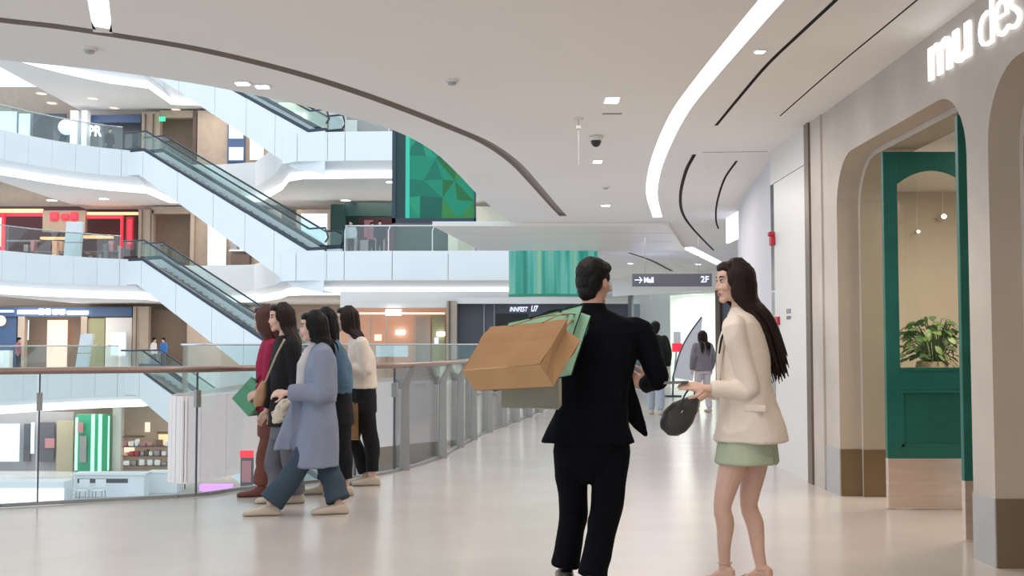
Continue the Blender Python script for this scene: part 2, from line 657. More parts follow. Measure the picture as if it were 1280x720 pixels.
for y0, y1 in ((19.6, 20.86), (20.92, 22.58), (22.64, 24.8)):
    a, b = portal_x(y0)
    c, d = portal_x(y1)
    bm = bmesh.new()
    prism(bm, [(a, y0, 3.405), (b, y0, 3.405), (d, y1, 3.405), (c, y1, 3.405)], (0, 0, 0.06))
    obj('panel', bm, M['portal'], portal)
bm = bmesh.new()
prism(bm, [(-1.4, 19.6, 3.466), (0.2, 19.6, 3.466), (0.6, 24.8, 3.466), (-0.7, 24.8, 3.466)], (0, 0, 0.02))
obj('core', bm, M['white'], portal)

# ------------------------------------------------------------------ shop facade on the right
WX0 = 2.89


def arch(y1, y0, top, r):
    """outline of an opening from (y1,0) over the top to (y0,0), y1 > y0"""
    pts = [(y1, 0.0)]
    for k in range(9):
        a = math.pi / 2 * k / 8
        pts.append((y1 - r + r * math.cos(a), top - r + r * math.sin(a)))
    for k in range(9):
        a = math.pi / 2 * k / 8
        pts.append((y0 + r - r * math.sin(a), top - r + r * math.cos(a)))
    pts.append((y0, 0.0))
    return pts


def yz_wall(name, x0, x1, pts, m_face, m_side):
    bm = bmesh.new()
    tri = tessellate_polygon([[Vector((y, z, 0)) for y, z in pts]])
    a = [bm.verts.new((x0, y, z)) for y, z in pts]
    b = [bm.verts.new((x1, y, z)) for y, z in pts]
    for t in tri:
        bm.faces.new([a[i] for i in t])
        bm.faces.new([b[i] for i in t])
    n = len(pts)
    for i in range(n):
        f = bm.faces.new((a[i], b[i], b[(i + 1) % n], a[(i + 1) % n]))
        f.material_index = 1
    return struct(name, bm, [m_face, m_side])


A1, A2 = (9.92, 7.07), (6.75, 3.9)
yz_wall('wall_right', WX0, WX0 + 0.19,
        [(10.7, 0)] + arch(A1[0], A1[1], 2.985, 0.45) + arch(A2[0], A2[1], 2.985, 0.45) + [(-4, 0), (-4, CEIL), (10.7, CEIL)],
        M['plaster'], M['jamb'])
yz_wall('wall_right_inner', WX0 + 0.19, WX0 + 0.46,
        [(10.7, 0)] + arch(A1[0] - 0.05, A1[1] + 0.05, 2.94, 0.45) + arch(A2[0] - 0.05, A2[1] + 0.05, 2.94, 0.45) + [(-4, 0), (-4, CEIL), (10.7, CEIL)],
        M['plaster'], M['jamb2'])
k = 0
for (y1, y0) in (A1, A2):
    struct('baseboard_arch' if not k else 'baseboard_arch_near', bx((WX0 + 0.004, y1 - 0.012, 0), (WX0 + 0.192, y1, 0.41)), M['plinth'])
    struct('baseboard_reveal' if not k else 'baseboard_reveal_near', bx((WX0 + 0.188, y1 - 0.062, 0), (WX0 + 0.462, y1 - 0.048, 0.41)), M['plinth'])
    k += 1
struct('baseboard_pier', bx((WX0 - 0.006, A2[0] - 0.002, 0), (WX0, A1[1] + 0.002, 0.41)), M['plinth_grey'])
struct('baseboard_right', bx((WX0 - 0.006, A1[0], 0), (WX0, 10.35, 0.41)), M['plinth_grey'])
struct('trim_1', bx((WX0 - 0.02, 10.35, 0), (WX0, 10.7, CEIL)), M['plaster'])
struct('trim_2', bx((WX0 - 0.04, 10.71, 0), (WX0 + 0.14, 10.86, CEIL)), M['pillar'])
# white panelled corridor wall further on
cw = empty('wall_corridor', (WX0, 10.9, 0), kind='structure')
obj('panel', bx((WX0, 10.87, 0.0), (WX0 + 0.08, 12.30, 3.10)), M['panel_white'], cw)
obj('panel', bx((WX0, 10.87, 3.108), (WX0 + 0.08, 12.46, CEIL)), M['panel_white'], cw)
obj('shadow_gap', bx((WX0 + 0.06, 12.30, 0.0), (WX0 + 0.1, 12.46, 3.108)), M['pillar'], cw)
bm = bmesh.new()
far_wall = catmull([Vector(p) for p in ((2.89, 12.46, 0), (3.02, 13.1, 0), (3.18, 14.6, 0), (3.45, 16.8, 0), (4.05, 20, 0), (5.2, 25, 0), (6.0, 30.5, 0))], 4)
ribbon(bm, far_wall, [p + Vector((0, 0, CEIL)) for p in far_wall])
struct('wall_curved', bm, M['lavender'], smooth=True)
# shop interior
struct('wall_shop_back', bx((WX0 + 0.46, 12.2, 0), (9, 12.4, CEIL)), M['cream_plaster'])
struct('wall_shop_side', bx((7.6, -4, 0), (7.8, 12.2, CEIL)), M['jamb'])
struct('ceiling_shop', bx((WX0 + 0.465, -4, 3.0), (7.6, 12.2, 3.05)), M['white_warm'])

# ------------------------------------------------------------------ atrium storeys on the far side
edge_xy = [(-60, 46.5), (-20, 47.3), (0, 48), (30, 49.2), (60, 50.3), (90, 51.3), (120, 52.2), (148, 52.8), (170, 53.3), (200, 57), (260, 57.4), (318, 56.5), (344, 52), (352, 49.2), (370, 48.5), (408, 48.4), (430, 48.3), (490, 48.2), (560, 48.2), (640, 48.2), (720, 48.2)]
slab_edge = [Vector(((x - 640) / F * y, y, 0)) for x, y in edge_xy]
names = {0: 'second', 1: 'third', 2: 'fourth', 3: 'fifth'}
for s in range(4):
    z = STEP * s
    e = [p + Vector((0, 0, z)) for p in slab_edge]
    if s == 0:
        e = [p for p in e if p.x < -8.35] + [Vector((-8.32, 48.3, 0))]
    x1, xm = e[-1].x, e[0].x
    inner = [p + Vector((0, 1.3, 0)) for p in e]
    if s:
        struct('floor_%s' % names[s], flat_poly(bmesh.new(), e + [Vector((x1, 62, z)), Vector((xm, 62, z))]), M['lower_floor'])
    else:
        struct('floor_second', flat_poly(bmesh.new(), e + [Vector((x1, 62, z)), Vector((xm, 62, z))]), M['lower_floor'])
    struct('ceiling_%s' % names[s], flat_poly(bmesh.new(), [p + Vector((0, 0, -1.7)) for p in inner] + [Vector((x1, 62, z - 1.7)), Vector((xm, 62, z - 1.7))]), M['ceiling'])
    # sloped cove under the fascia and its strip light
    bm = bmesh.new()
    ribbon(bm, [p + Vector((0, 0, -1.12)) for p in e], [p + Vector((0, 0, -1.36)) for p in inner])
    struct('trim_cove_%s' % names[s], bm, M['white'])
    bm = bmesh.new()
    ribbon(bm, [p + Vector((0, 0, -1.36)) for p in inner], [p + Vector((0, 0, -1.70)) for p in inner])
    struct('trim_light_%s' % names[s], bm, M['cove'])
    fas = empty('wall_fascia_%s' % names[s], (e[0].x, e[0].y, z), kind='structure')
    for i in range(len(e) - 1):
        a, b = e[i], e[i + 1]
        n = max(1, round((b - a).length / 2.3))
        for kk in range(n):
            p, q = a.lerp(b, kk / n), a.lerp(b, (kk + 1) / n)
            d = (q - p).normalized() * 0.012
            nn = Vector((d.y, -d.x, 0)).normalized() * 0.05
            bm = bmesh.new()
            obox(bm, p + d + Vector((0, 0, -1.12)), (q - p) - 2 * d, nn, (0, 0, 1.27))
            obj('panel', bm, M['white'], fas)
struct('wall_back', bx((-42, 61.6, -STEP), (14, 62, 3 * STEP)), M['brown_light'])
struct('wall_end', bx((-7.0, 45.6, -1.9), (14, 46.0, 3.47)), M['white_warm'])
# ------------------------------------------------------------------ balustrades
def balustrade(name, label, pts, z, rail_r=0.035, height=1.12, panel=1.32, rail_m='chrome', posts=False, group=None, thick=0.015):
    root = empty(name, (pts[0].x, pts[0].y, z), label, 'railing', group)
    # resample by arc length
    seg, run = [pts[0]], 0.0
    for a, b in zip(pts, pts[1:]):
        L = (b - a).length
        pos = 0.0
        while run + (L - pos) >= panel:
            pos += panel - run
            seg.append(a.lerp(b, pos / L))
            run = 0.0
        run += L - pos
    seg.append(pts[-1])
    for a, b in zip(seg, seg[1:]):
        d = (b - a)
        if d.length < 0.1:
            continue
        t = d.normalized()
        n = Vector((-t.y, t.x, 0)) * thick
        bm = bmesh.new()
        obox(bm, Vector((a.x, a.y, z + 0.03)) + t * 0.008, d - t * 0.016, n, (0, 0, height - 0.06))
        obj('glass_panel', bm, M['glass_green'] if not posts else M['glass'], root)
    bm = bmesh.new()
    tube(bm, [Vector((p.x, p.y, z + height)) for p in pts], rail_r, 8)
    obj('handrail', bm, M[rail_m], root, smooth=True)
    return root, seg


# near balustrade: glass, dark joints with clamps, curved flat-bar posts, bronze handrail
near = catmull([Z(x, y, 0) for x, y in rail_px[1:]] + [Vector((1.7, 26.2, 0))], 5)
near = [Vector((-6.4, 8.75, 0)), Vector((-5.2, 8.9, 0))] + near
nr = empty('balustrade', (near[0].x, near[0].y, 0), 'glass balustrade with bronze handrail and flat steel posts along the corridor edge', 'railing')


def along(px, py):
    return Z(px, py, 0)


joints = [along(x, y) for x, y in ((47, 632.3), (247, 621), (447, 598.3), (497, 590))]
posts = [along(x, y) for x, y in ((506, 588), (553, 573), (575, 559.5), (592, 550), (612, 541), (630, 534), (646, 528), (662, 522), (676, 516), (690, 510))]
stops = [near[0], Z(-153, 650, 0)] + joints + posts[1:] + [Vector((1.7, 26.2, 0))]
# glass follows the curve between stops
def side_normal(p):
    i = min(range(len(near)), key=lambda k: (near[k] - p).length)
    a, b = near[max(0, i - 1)], near[min(len(near) - 1, i + 1)]
    t = (b - a).normalized()
    return t, Vector((t.y, -t.x, 0))


for a, b in zip(stops, stops[1:]):
    t = (b - a).normalized()
    n = Vector((t.y, -t.x, 0))
    bm = bmesh.new()
    obox(bm, a - n * 0.05 + t * 0.006 + Vector((0, 0, 0.02)), (b - a) - t * 0.012, n * 0.015, (0, 0, 1.12))
    obj('glass_panel', bm, M['glass'], nr)
for p in joints:
    t, n = side_normal(p)
    bm = bmesh.new()
    obox(bm, p - n * 0.052 - t * 0.006, t * 0.012, n * 0.02, (0, 0, 1.1))
    obj('glass_joint', bm, M['slate'], nr)
    bm = bmesh.new()
    obox(bm, p - n * 0.065 - t * 0.022 + Vector((0, 0, 0.78)), t * 0.044, n * 0.06, (0, 0, 0.15))
    obj('clamp', bm, M['steel_cold'], nr)
for p in posts:
    t, n = side_normal(p)
    u = (t * 0.35 + n).normalized()
    prof = [(0.0, 0.0, 0.045), (0.45, 0.0, 0.038), (0.86, 0.0, 0.034), (0.93, 0.012, 0.032), (1.10, 0.10, 0.022)]
    bm = bmesh.new()
    rings = []
    for h, off, hw in prof:
        c = p + n * off + Vector((0, 0, h))
        ring = [bm.verts.new(c + t * (sx * 0.010) + n * (sy * hw)) for sx, sy in ((-1, -1), (1, -1), (1, 1), (-1, 1))]
        # bars seen broadside from the corridor
        for v, (sx, sy) in zip(ring, ((-1, -1), (1, -1), (1, 1), (-1, 1))):
            v.co = c + n * (sy * 0.010) + Vector((1, 0, 0)) * (sx * hw)
        rings.append(ring)
    for r0, r1 in zip(rings, rings[1:]):
        for i in range(4):
            bm.faces.new((r0[i], r0[(i + 1) % 4], r1[(i + 1) % 4], r1[i]))
    bm.faces.new(list(reversed(rings[0])))
    bm.faces.new(rings[-1])
    po = obj('post', bm, M['steel_cold'], nr)
    bm = bmesh.new()
    obox(bm, p - n * 0.07 - Vector((0.035, 0, 0)) + Vector((0, 0, 0.86)), (0.02, 0, 0), n * 0.05, (0, 0, 0.10))
    obj('clamp', bm, M['steel_cold'], po)
bm = bmesh.new()
rl = []
for p in near:
    t, n = side_normal(p)
    rl.append(p + n * 0.08 + Vector((0, 0, 1.115)))
tube(bm, rl, 0.029, 10)
obj('handrail', bm, M['rail'], nr, smooth=True)
bm = bmesh.new()
base = [p - side_normal(p)[1] * 0.045 for p in near]
for a, b in zip(base, base[1:]):
    t = (b - a).normalized()
    n = Vector((t.y, -t.x, 0))
    obox(bm, a - n * 0.02, (b - a), n * 0.05, (0, 0, 0.028))
obj('base_channel', bm, M['steel_cold'], nr)

# bridge balustrade and far storeys
be = [p for p in edge if p.y < 47]
inset = [p + Vector((0.15, 0.25, 0)) for p in be]
balustrade('bridge_balustrade', 'glass balustrade along the curved edge of the bridge behind the women', inset, 0.1, 0.025, 1.22, 1.9)
gname = {0: 'second', 1: 'third', 2: 'fourth'}
for s in range(3):
    z = STEP * s + 0.15
    left = [p + Vector((0, 0.12, 0)) for p in slab_edge[:8]]
    balustrade('atrium_balustrade', ['glass balustrade on the far left gallery, lowest, level with the handrail',
                                     'glass balustrade on the far left gallery before the red shop',
                                     'glass balustrade on the far left gallery, topmost, under the tan ceiling'][s], left, z, 0.03, 1.1, 2.3)
    if s:
        right = [p + Vector((0, 0.12, 0)) for p in slab_edge[16:]]
        r, seg = balustrade('atrium_balustrade', ['', 'glass balustrade before the dark green shop beside the big green screen',
                                                  'glass balustrade on the high white gallery left of the green screen top'][s], right, z, 0.045, 1.1, 1.9)
        for p in seg[:-1]:
            bm = bmesh.new()
            tube(bm, [Vector((p.x, p.y - 0.02, z)), Vector((p.x, p.y - 0.02, z + 0.85)), Vector((p.x + 0.08, p.y - 0.02, z + 1.1))], 0.035, 6)
            obj('post', bm, M['chrome'], r)

# ------------------------------------------------------------------ escalators
ES_T, ES_B = Vector((-17.45, 52.6, 0)), Vector((-8.95, 48.7, 0))
eu = (ES_B - ES_T)
ELEN = eu.length
eu.normalize()
en = Vector((-eu.y, eu.x, 0))          # away from the viewer
if en.y < 0:
    en = -en


def esc_pt(s, z, off=0.0):
    return ES_T + eu * s + en * off + Vector((0, 0, z))


def esc_top(s):
    if s <= 0:
        return 5.25
    if s >= ELEN:
        return 0.2
    return 5.25 - 5.05 * s / ELEN


def esc_low(s):
    if s <= -0.25:
        return 4.15
    if s >= ELEN - 0.7:
        return -1.35 - 0.2 * (s - ELEN + 0.7)
    return 4.15 - 5.5 * (s + 0.25) / (ELEN - 0.45)


def make_escalator(zb, label):
    root = empty('escalator', (ES_B.x, ES_B.y, zb), label, 'escalator', 'escalators crossing the atrium')
    zo = Vector((0, 0, zb))
    cuts = [-1.3, -0.25, 0.0, 2.1, 4.2, 6.0, 7.6, ELEN - 0.7, ELEN, ELEN + 0.9]
    for off in (0.0, 1.55):
        merged = [(-1.3, -0.0), (0.0, 2.1), (2.1, 4.2), (4.2, 6.0), (6.0, 7.6), (7.6, ELEN + 0.9)]
        for a, b in merged:
            ss = [a] + [c for c in cuts if a < c < b] + [b]
            up = [esc_pt(s + (0.012 if s == a else -0.012 if s == b else 0), esc_top(s), off) + zo for s in ss]
            lo = [esc_pt(s + (0.012 if s == a else -0.012 if s == b else 0), esc_low(s), off) + zo for s in reversed(ss)]
            obj('side_panel', prism(bmesh.new(), up + lo, en * 0.05), M['white'], root)
    # soffit and deck between the sides
    ss = [-1.3, -0.25, ELEN - 0.7, ELEN + 0.9]
    bm = bmesh.new()
    ribbon(bm, [esc_pt(s, esc_low(s) + 0.03, 0.05) + zo for s in ss], [esc_pt(s, esc_low(s) + 0.03, 1.56) + zo for s in ss])
    obj('soffit', bm, M['white'], root)
    # steps
    bm = bmesh.new()
    nst = 26
    for k in range(nst):
        s0 = ELEN * k / nst
        zt = 5.15 - 5.05 * (k + 1) / nst
        obox(bm, esc_pt(s0, zt - 0.15, 0.28) + zo, eu * (ELEN / nst), en * 1.03, (0, 0, 0.17))
    st = obj('steps', bm, M['steel_cold'], root)
    st['kind'] = 'stuff'
    for off in (0.05, 1.33):
        s3 = [-1.3, 0.0, ELEN, ELEN + 0.85]
        h0, h1 = (-.04, .15) if off < 1 else (.16, .34)
        if off > 1:
            up = [esc_pt(s, esc_top(s) + 0.16, off) + zo for s in s3]
            lo = [esc_pt(s, esc_top(s) - 0.2, off) + zo for s in reversed(s3)]
            obj('inner_panel', prism(bmesh.new(), up + lo, en * 0.2), M['white'], root)
        up = [esc_pt(s, esc_top(s) + h1, off) + zo for s in s3]
        lo = [esc_pt(s, esc_top(s) + h0, off) + zo for s in reversed(s3)]
        obj('skirt', prism(bmesh.new(), up + lo, en * 0.22), M['dark'], root)
        for a, b in ((-1.3, 0), (0, 2.35), (2.35, 4.7), (4.7, 7.05), (7.05, ELEN), (ELEN, ELEN + 0.85)):
            up = [esc_pt(a + 0.01, esc_top(a) + 0.95, off + 0.1) + zo, esc_pt(b - 0.01, esc_top(b) + 0.95, off + 0.1) + zo]
            lo = [esc_pt(b - 0.01, esc_top(b) + 0.25, off + 0.1) + zo, esc_pt(a + 0.01, esc_top(a) + 0.25, off + 0.1) + zo]
            obj('glass_panel', prism(bmesh.new(), up + lo, en * 0.02), M['glass_green'], root)
        hp = [esc_pt(s, esc_top(s) + 0.98, off + 0.11) + zo for s in (-1.3, 0, ELEN, ELEN + 0.85)]
        end = esc_pt(ELEN + 1.0, 0.75, off + 0.11) + zo
        obj('handrail', tube(bmesh.new(), hp + [end, esc_pt(ELEN + 0.85, 0.55, off + 0.11) + zo], 0.045, 6), M['dark'], root, smooth=True)
    return root


make_escalator(STEP * 2, 'white-sided escalator, topmost, rising out of sight behind the corridor ceiling')
make_escalator(STEP, 'white-sided escalator between the red shop gallery and the gallery above it')
make_escalator(0, 'white-sided escalator coming down behind the head of the woman in red')
make_escalator(-STEP, 'white-sided escalator, lowest, partly hidden below the near handrail')

# ------------------------------------------------------------------ shopfronts across the atrium


def slabbox(px0, py0, px1, py1, Y, th=0.12, bevel=0.0):
    a, b = W(px0, py1, Y), W(px1, py0, Y)
    return bx((a.x, Y, a.z), (b.x, Y + th, b.z), bevel)


def store(name, label, cat, parts, group=None):
    Y0 = parts[0][5]
    c = W((parts[0][1] + parts[0][3]) / 2, parts[0][4], Y0)
    root = empty(name, c, label, cat, group)
    for p in parts:
        nm, x0, y0, x1, y1, Y, m = p[:7]
        th = p[7] if len(p) > 7 else 0.12
        obj(nm, slabbox(x0, y0, x1, y1, Y, th), M[m] if isinstance(m, str) else m, root)
    return root


def sign_text(body, parent, px0, py0, px1, py1, Y, m, depth=0.02, bold=0.0, shear=0.0, name='lettering'):
    me = text_mesh(body, 1.0, 0.5, bold, shear)
    co = np.array([v.co[:] for v in me.vertices])
    lo, hi = co.min(0), co.max(0)
    a, b = W(px0, py1, Y), W(px1, py0, Y)
    sx, sz = (b.x - a.x) / (hi[0] - lo[0]), (b.z - a.z) / (hi[1] - lo[1])
    for v in me.vertices:
        x, y, z = v.co
        v.co = (a.x + (x - lo[0]) * sx, Y - z * 2 * depth, a.z + (y - lo[1]) * sz)
    return obj(name, me, m, parent)


# fourth storey, left
s4 = store('storefront', 'dark shopfront with white glowing letters under the tan ceiling, top left', 'shopfront', [
    ('back_wall', -60, 147, 176, 218, 60.9, 'goods_grey'), ('header', 110, 144, 176, 153, 59.4, 'navy', .3),
    ('light_panel', -60, 139, 20, 175, 59.6, 'blue_lit'), ('light_panel', 23, 142, 37, 175, 59.8, 'blue_lit'),
    ('dark_panel', 41, 142, 82, 180, 59.8, 'slate'), ('column', 87, 138, 97, 190, 58.6, 'white', .5), ('column', 101, 138, 109, 190, 58.6, 'white', .5),
    ('dark_panel', 128, 153, 176, 190, 60.2, 'slate')])
sign_text('PR', s4, 111, 157, 127, 170, 59.3, M['letter'], bold=0.02)
bm = bmesh.new()
ball(bm, W(83, 159, 59.3), 0.42)
obj('globe_lamp', bm, M['bright'] if False else M['letter_soft'], s4, smooth=True)
store('wood_bay', 'tan timber wall bay with a recessed doorway and green exit light', 'wall bay', [
    ('wall', 176, 140, 200, 217, 59.2, 'brown_light', .5), ('recess', 198, 146, 242, 217, 60.6, 'brown_wood'), ('post', 240, 140, 246, 217, 59.2, 'brown_dark', .5),
    ('wall', 246, 138, 285, 217, 59.1, 'brown_light', .6), ('post', 180, 142, 182, 205, 59.1, 'brown_dark', .08), ('post', 190, 142, 192, 205, 59.1, 'brown_dark', .08), ('exit_light', 199, 146, 206, 151, 59.0, 'exit_lit', .1), ('header', 200, 138, 242, 147, 59.3, 'brown_light', .4)])
store('advert_screen', 'tall blue and white lit screen behind the second escalator top', 'screen', [
    ('frame', 284, 150, 306, 203, 58.9, 'navy', .205), ('picture', 286, 155, 304, 173, 58.85, 'blue_lit', .05), ('picture', 286, 184, 304, 200, 58.85, 'blue_lit', .05)])
store('shop_bay', 'tan shop bay with white boards behind the second escalator', 'wall bay', [
    ('wall', 306, 150, 350, 217, 59.2, 'brown_light', .4), ('board', 312, 165, 330, 200, 59.1, 'goods_white', .08), ('post', 336, 150, 339, 205, 59.1, 'brown_dark', .08)])
f4 = store('storefront', 'pale green shopfront with four glowing letters above the white gallery', 'shopfront', [
    ('wall', 348, 128, 408, 175, 57.0, 'cream', .3), ('column', 411, 130, 428, 170, 52.5, 'white', .6), ('wall', 428, 128, 500, 175, 57.2, 'goods_grey', .3), ('display_panel', 433, 150, 446, 170, 56.9, 'white', .1)])
sign_text('FILA', f4, 365, 141, 384, 150, 56.9, M['letter'], bold=0.02)

# third storey, left: the red shop
red = store('red_shop', 'dark shopfront framed in glowing red with orange strip lights', 'shopfront', [
    ('back_wall', -60, 258, 172, 335, 61.0, 'maroon'), ('strip_light', -60, 261, 53, 266, 59.2, 'orange_lit', .15), ('strip_light', 107, 265, 172, 268.5, 59.2, 'orange_lit', .15),
    ('red_band', -60, 266, 53, 270, 59.2, 'red_lit', .15), ('red_band', 107, 269, 153, 273, 59.2, 'red_lit', .15),
    ('sign_board', 53, 263, 107, 290, 59.0, 'brown_wood', .3), ('red_frame', 0, 266, 5, 335, 59.0, 'red_lit', .2), ('red_frame', 149.5, 269, 153, 335, 59.0, 'red_lit', .2),
    ('red_banner', 157, 271, 167, 312, 59.0, 'red', .1), ('red_banner', 159, 274, 165, 305, 58.95, 'red_lit', .05), ('lit_panel', -12, 272, 1, 308, 58.9, 'pink_lit', .1),
    ('shelf', 8, 300, 50, 302, 60.0, 'goods_grey', .5), ('shelf', 103, 294, 139, 297.5, 60.0, 'orange_lit', .4), ('shelf', 50, 296, 82, 299, 60.0, 'orange_lit', .4)])
for x0, x1, y0, y1 in ((62, 73, 265, 275.5), (76, 86, 267, 275), (87.5, 97, 265, 275.5)):
    obj('sign_character', slabbox(x0, y0, x1, y1, 58.9, .1, 0.08), M['red_lit'], red)
random.seed(3)
obj('shelf', slabbox(104, 314, 148, 315, 58.6, .7), M['brown_dark'], red)
obj('shelf', slabbox(6, 314, 82, 315, 58.6, .7), M['brown_dark'], red)
for i in range(26):
    x = random.choice([random.uniform(6, 78), random.uniform(104, 148)])
    w, h = random.uniform(3, 7), random.uniform(5, 14)
    o = obj('display_goods', slabbox(x, 328 - h - random.choice([0, 0, 14]), x + w, 330 - random.choice([0, 0, 14]), 58.4 + random.random(), .4, 0.03), M[random.choice(['goods_grey', 'goods_pink', 'goods_grey', 'slate', 'brown_dark', 'peach'])], red)
store('wall_bay', 'brown timber wall bay right of the red shop', 'wall bay', [
    ('wall', 172, 262, 192, 340, 59.2, 'brown_light', .4), ('recess', 190, 264, 238, 340, 60.6, 'brown_wood'), ('post', 237, 262, 243, 340, 59.1, 'brown_light', .5), ('post', 176, 262, 178, 335, 59.1, 'brown_dark', .06), ('post', 187, 262, 189, 335, 59.1, 'brown_dark', .06), ('header', 190, 258, 238, 267, 59.2, 'brown_light', .4), ('wall', 243, 262, 262, 340, 59.4, 'brown_light', .3)])
store('advert_screen', 'white lit screen beneath the second escalator, right of the brown bay', 'screen', [
    ('frame', 259, 278, 283, 335, 58.9, 'white', .1), ('picture', 261, 280, 281, 331, 58.85, 'blue_lit', .05)])
store('shop_bay', 'tan bay with shelves of goods under the second escalator', 'wall bay', [
    ('wall', 283, 262, 352, 340, 59.2, 'brown_light', .3), ('shelf', 286, 312, 320, 314, 58.8, 'goods_white', .4), ('goods', 288, 304, 296, 312, 58.9, 'goods_grey', .3), ('goods', 300, 305, 312, 312, 58.9, 'goods_white', .3), ('goods', 288, 318, 312, 330, 58.8, 'brown_dark', .4)])
store('advert_screen', 'white lit window at the foot of the second escalator', 'screen', [
    ('frame', 370, 262, 413, 320, 57.2, 'brown_light', .1), ('picture', 376, 267, 409, 318, 57.15, 'blue_lit', .05)])
dg_store = store('green_shop', 'dark green shopfront behind the railing beside the big screen', 'shopfront', [
    ('back_wall', 413, 257, 560, 338, 58.8, 'deepgreen', .2), ('pilaster', 413, 256, 431, 322, 57.2, 'deepgreen', .4), ('header', 431, 253, 500, 270, 57.4, 'deepgreen', .3),
    ('display_panel', 448, 272, 492, 318, 58.4, 'maroon', .1), ('display_panel', 455, 275, 466, 296, 58.2, 'goods_pink', .1), ('counter', 450, 300, 480, 318, 57.6, 'goods_grey', .4), ('counter', 432, 296, 446, 318, 57.6, 'goods_grey', .4)])
store('wall_bay', 'white wall bay behind the big green screen on the third storey', 'wall bay', [('wall', 560, 258, 720, 322, 57.6, 'cream', .3), ('post', 590, 258, 594, 320, 57.5, 'white', .1)])

# second storey, left
s2 = store('storefront', 'navy topped shopfront with a row of white lit signs and peach doorway', 'shopfront', [
    ('back_wall', -60, 382, 165, 462, 61.0, 'brown_wood'), ('header', -60, 384, 165, 395.5, 59.3, 'navy', .3), ('navy_wall', -60, 395, 21, 462, 59.5, 'navy', .2),
    ('jamb', 21, 395, 31, 462, 59.3, 'brown_light', .4), ('jamb', 100, 395, 109, 462, 59.3, 'brown_light', .4), ('lit_doorway', 58, 400, 84, 462, 60.4, 'pink_lit', .1),
    ('yellow_wall', 109, 398, 131, 462, 59.4, 'olive', .3), ('grey_wall', 131, 397, 165, 462, 59.4, 'white_warm', .3), ('light_pane', 31, 400, 36, 425, 59.8, 'blue_lit', .05), ('counter', -2, 438, 12, 462, 58.5, 'white', .4)])
for x0, x1, y0, y1 in ((21, 46, 387.5, 392.5), (47, 55, 386, 393), (56, 63, 386, 393), (65, 72.5, 386.5, 393), (73.5, 81, 386.5, 393), (83, 110, 388.5, 393), (-10, 17, 387.5, 390.5)):
    obj('sign_character', slabbox(x0, y0, x1, y1, 59.15, .12, 0.05), M['letter_soft'] if x0 < 0 else M['letter'], s2)
bm = bmesh.new()
ball(bm, W(1, 401, 59.2), (0.28, 0.08, 0.28))
obj('round_sign', bm, M['pink_lit'], s2, smooth=True)
store('advert_screen', 'small white lit screen on the grey wall left of the brown bay', 'screen', [
    ('frame', 137.5, 415, 158, 446, 58.95, 'white', .12), ('picture', 139, 416.5, 156.5, 444, 58.9, 'blue_lit', .05)])
store('wall_bay', 'brown timber wall bay beside the navy topped shop', 'wall bay', [
    ('wall', 165, 383, 186, 462, 59.2, 'brown_light', .4), ('recess', 186, 388, 234, 462, 60.4, 'brown_wood'), ('post', 169, 384, 171, 460, 59.1, 'brown_dark', .06), ('wall', 233, 384, 330, 462, 59.4, 'brown_light', .3)])
for yb, yt, xa, xb, lab in ((458, 417, 93, 116, 'pale grey leaning totem board on the gallery of the navy topped shop'), (323, 277, 79, 103, 'pale blue standing totem board in front of the red shop')):
    a, b = W(xa, yb, 53.4 if yb > 400 else 53.0), W(xb, yt, 53.4 if yb > 400 else 53.0)
    a.z = 0.0 if yb > 400 else STEP
    lean = 0.28 if yb > 400 else 0.12
    w = (b.x - a.x) - lean
    rt = empty('totem_board', (a.x, a.y, a.z), lab, 'sign')
    bm = bmesh.new()
    obox(bm, (a.x, a.y, a.z), (w, 0, 0), (0, .25, 0), (lean * .45, 0, (b.z - a.z) * .48))
    obj('lower_board', bm, M['white'], rt)
    bm = bmesh.new()
    obox(bm, (a.x + lean * .47, a.y, a.z + (b.z - a.z) * .5), (w, 0, 0), (0, .25, 0), (lean * .5, 0, (b.z - a.z) * .5))
    obj('upper_board', bm, M['white'], rt)

# second storey, centre: peach lit shop and dark store, walls hanging before wall_end
pe = store('peach_shop', 'warm peach lit shop with a lit white sign, behind the cream cardigan woman', 'shopfront', [
    ('back_wall', 425, 384, 562, 480, 45.45, 'peach', .1), ('soffit', 425, 379, 562, 384.5, 44.6, 'white_warm', .6), ('strip_light', 448, 390.5, 556, 393, 44.7, 'pink_lit', .06),
    ('post', 462, 394, 464, 470, 44.9, 'brown_light', .1), ('post', 482, 394, 484, 470, 44.9, 'brown_light', .1), ('post', 517, 394, 519, 470, 44.9, 'brown_light', .1), ('display', 520, 396, 538, 460, 45.2, 'brown_light', .1), ('display', 540, 394, 556, 470, 45.2, 'olive', .1),
    ('lit_sign', 482, 387, 501.5, 394, 44.5, 'letter', .08), ('lit_sign', 495, 413, 506, 418, 45.3, 'letter', .05), ('lit_sign', 546, 415, 556, 420, 45.0, 'letter', .05), ('lamp', 468, 418, 477, 426, 45.2, 'pink_lit', .05), ('lamp', 543, 422, 548, 430, 45.1, 'letter_soft', .05), ('counter', 470, 432, 510, 446, 44.4, 'goods_white', .4)])
store('pillar', 'tan square pillar between the peach shop and the dark store', 'pillar', [
    ('shaft', 558, 376, 571, 490, 44.2, 'brown_light', .6), ('dark_edge', 560.5, 376, 563, 490, 44.15, 'brown_dark', .04)])
dk = store('dark_store', 'dark slate store front with small slanted white lettering', 'shopfront', [
    ('front', 571, 379, 800, 500, 44.8, 'slate', .3), ('post', 604, 380, 606, 480, 44.75, 'goods_grey', .05), ('post', 617, 380, 618.5, 480, 44.75, 'goods_grey', .05), ('window', 620, 392, 660, 470, 44.76, 'black', .04), ('soffit', 571, 372, 800, 379.5, 44.3, 'white_warm', .6)])
sign_text('INNFEST', dk, 637, 383.5, 660, 389.5, 44.75, M['letter_soft'], bold=0.02, shear=0.25)
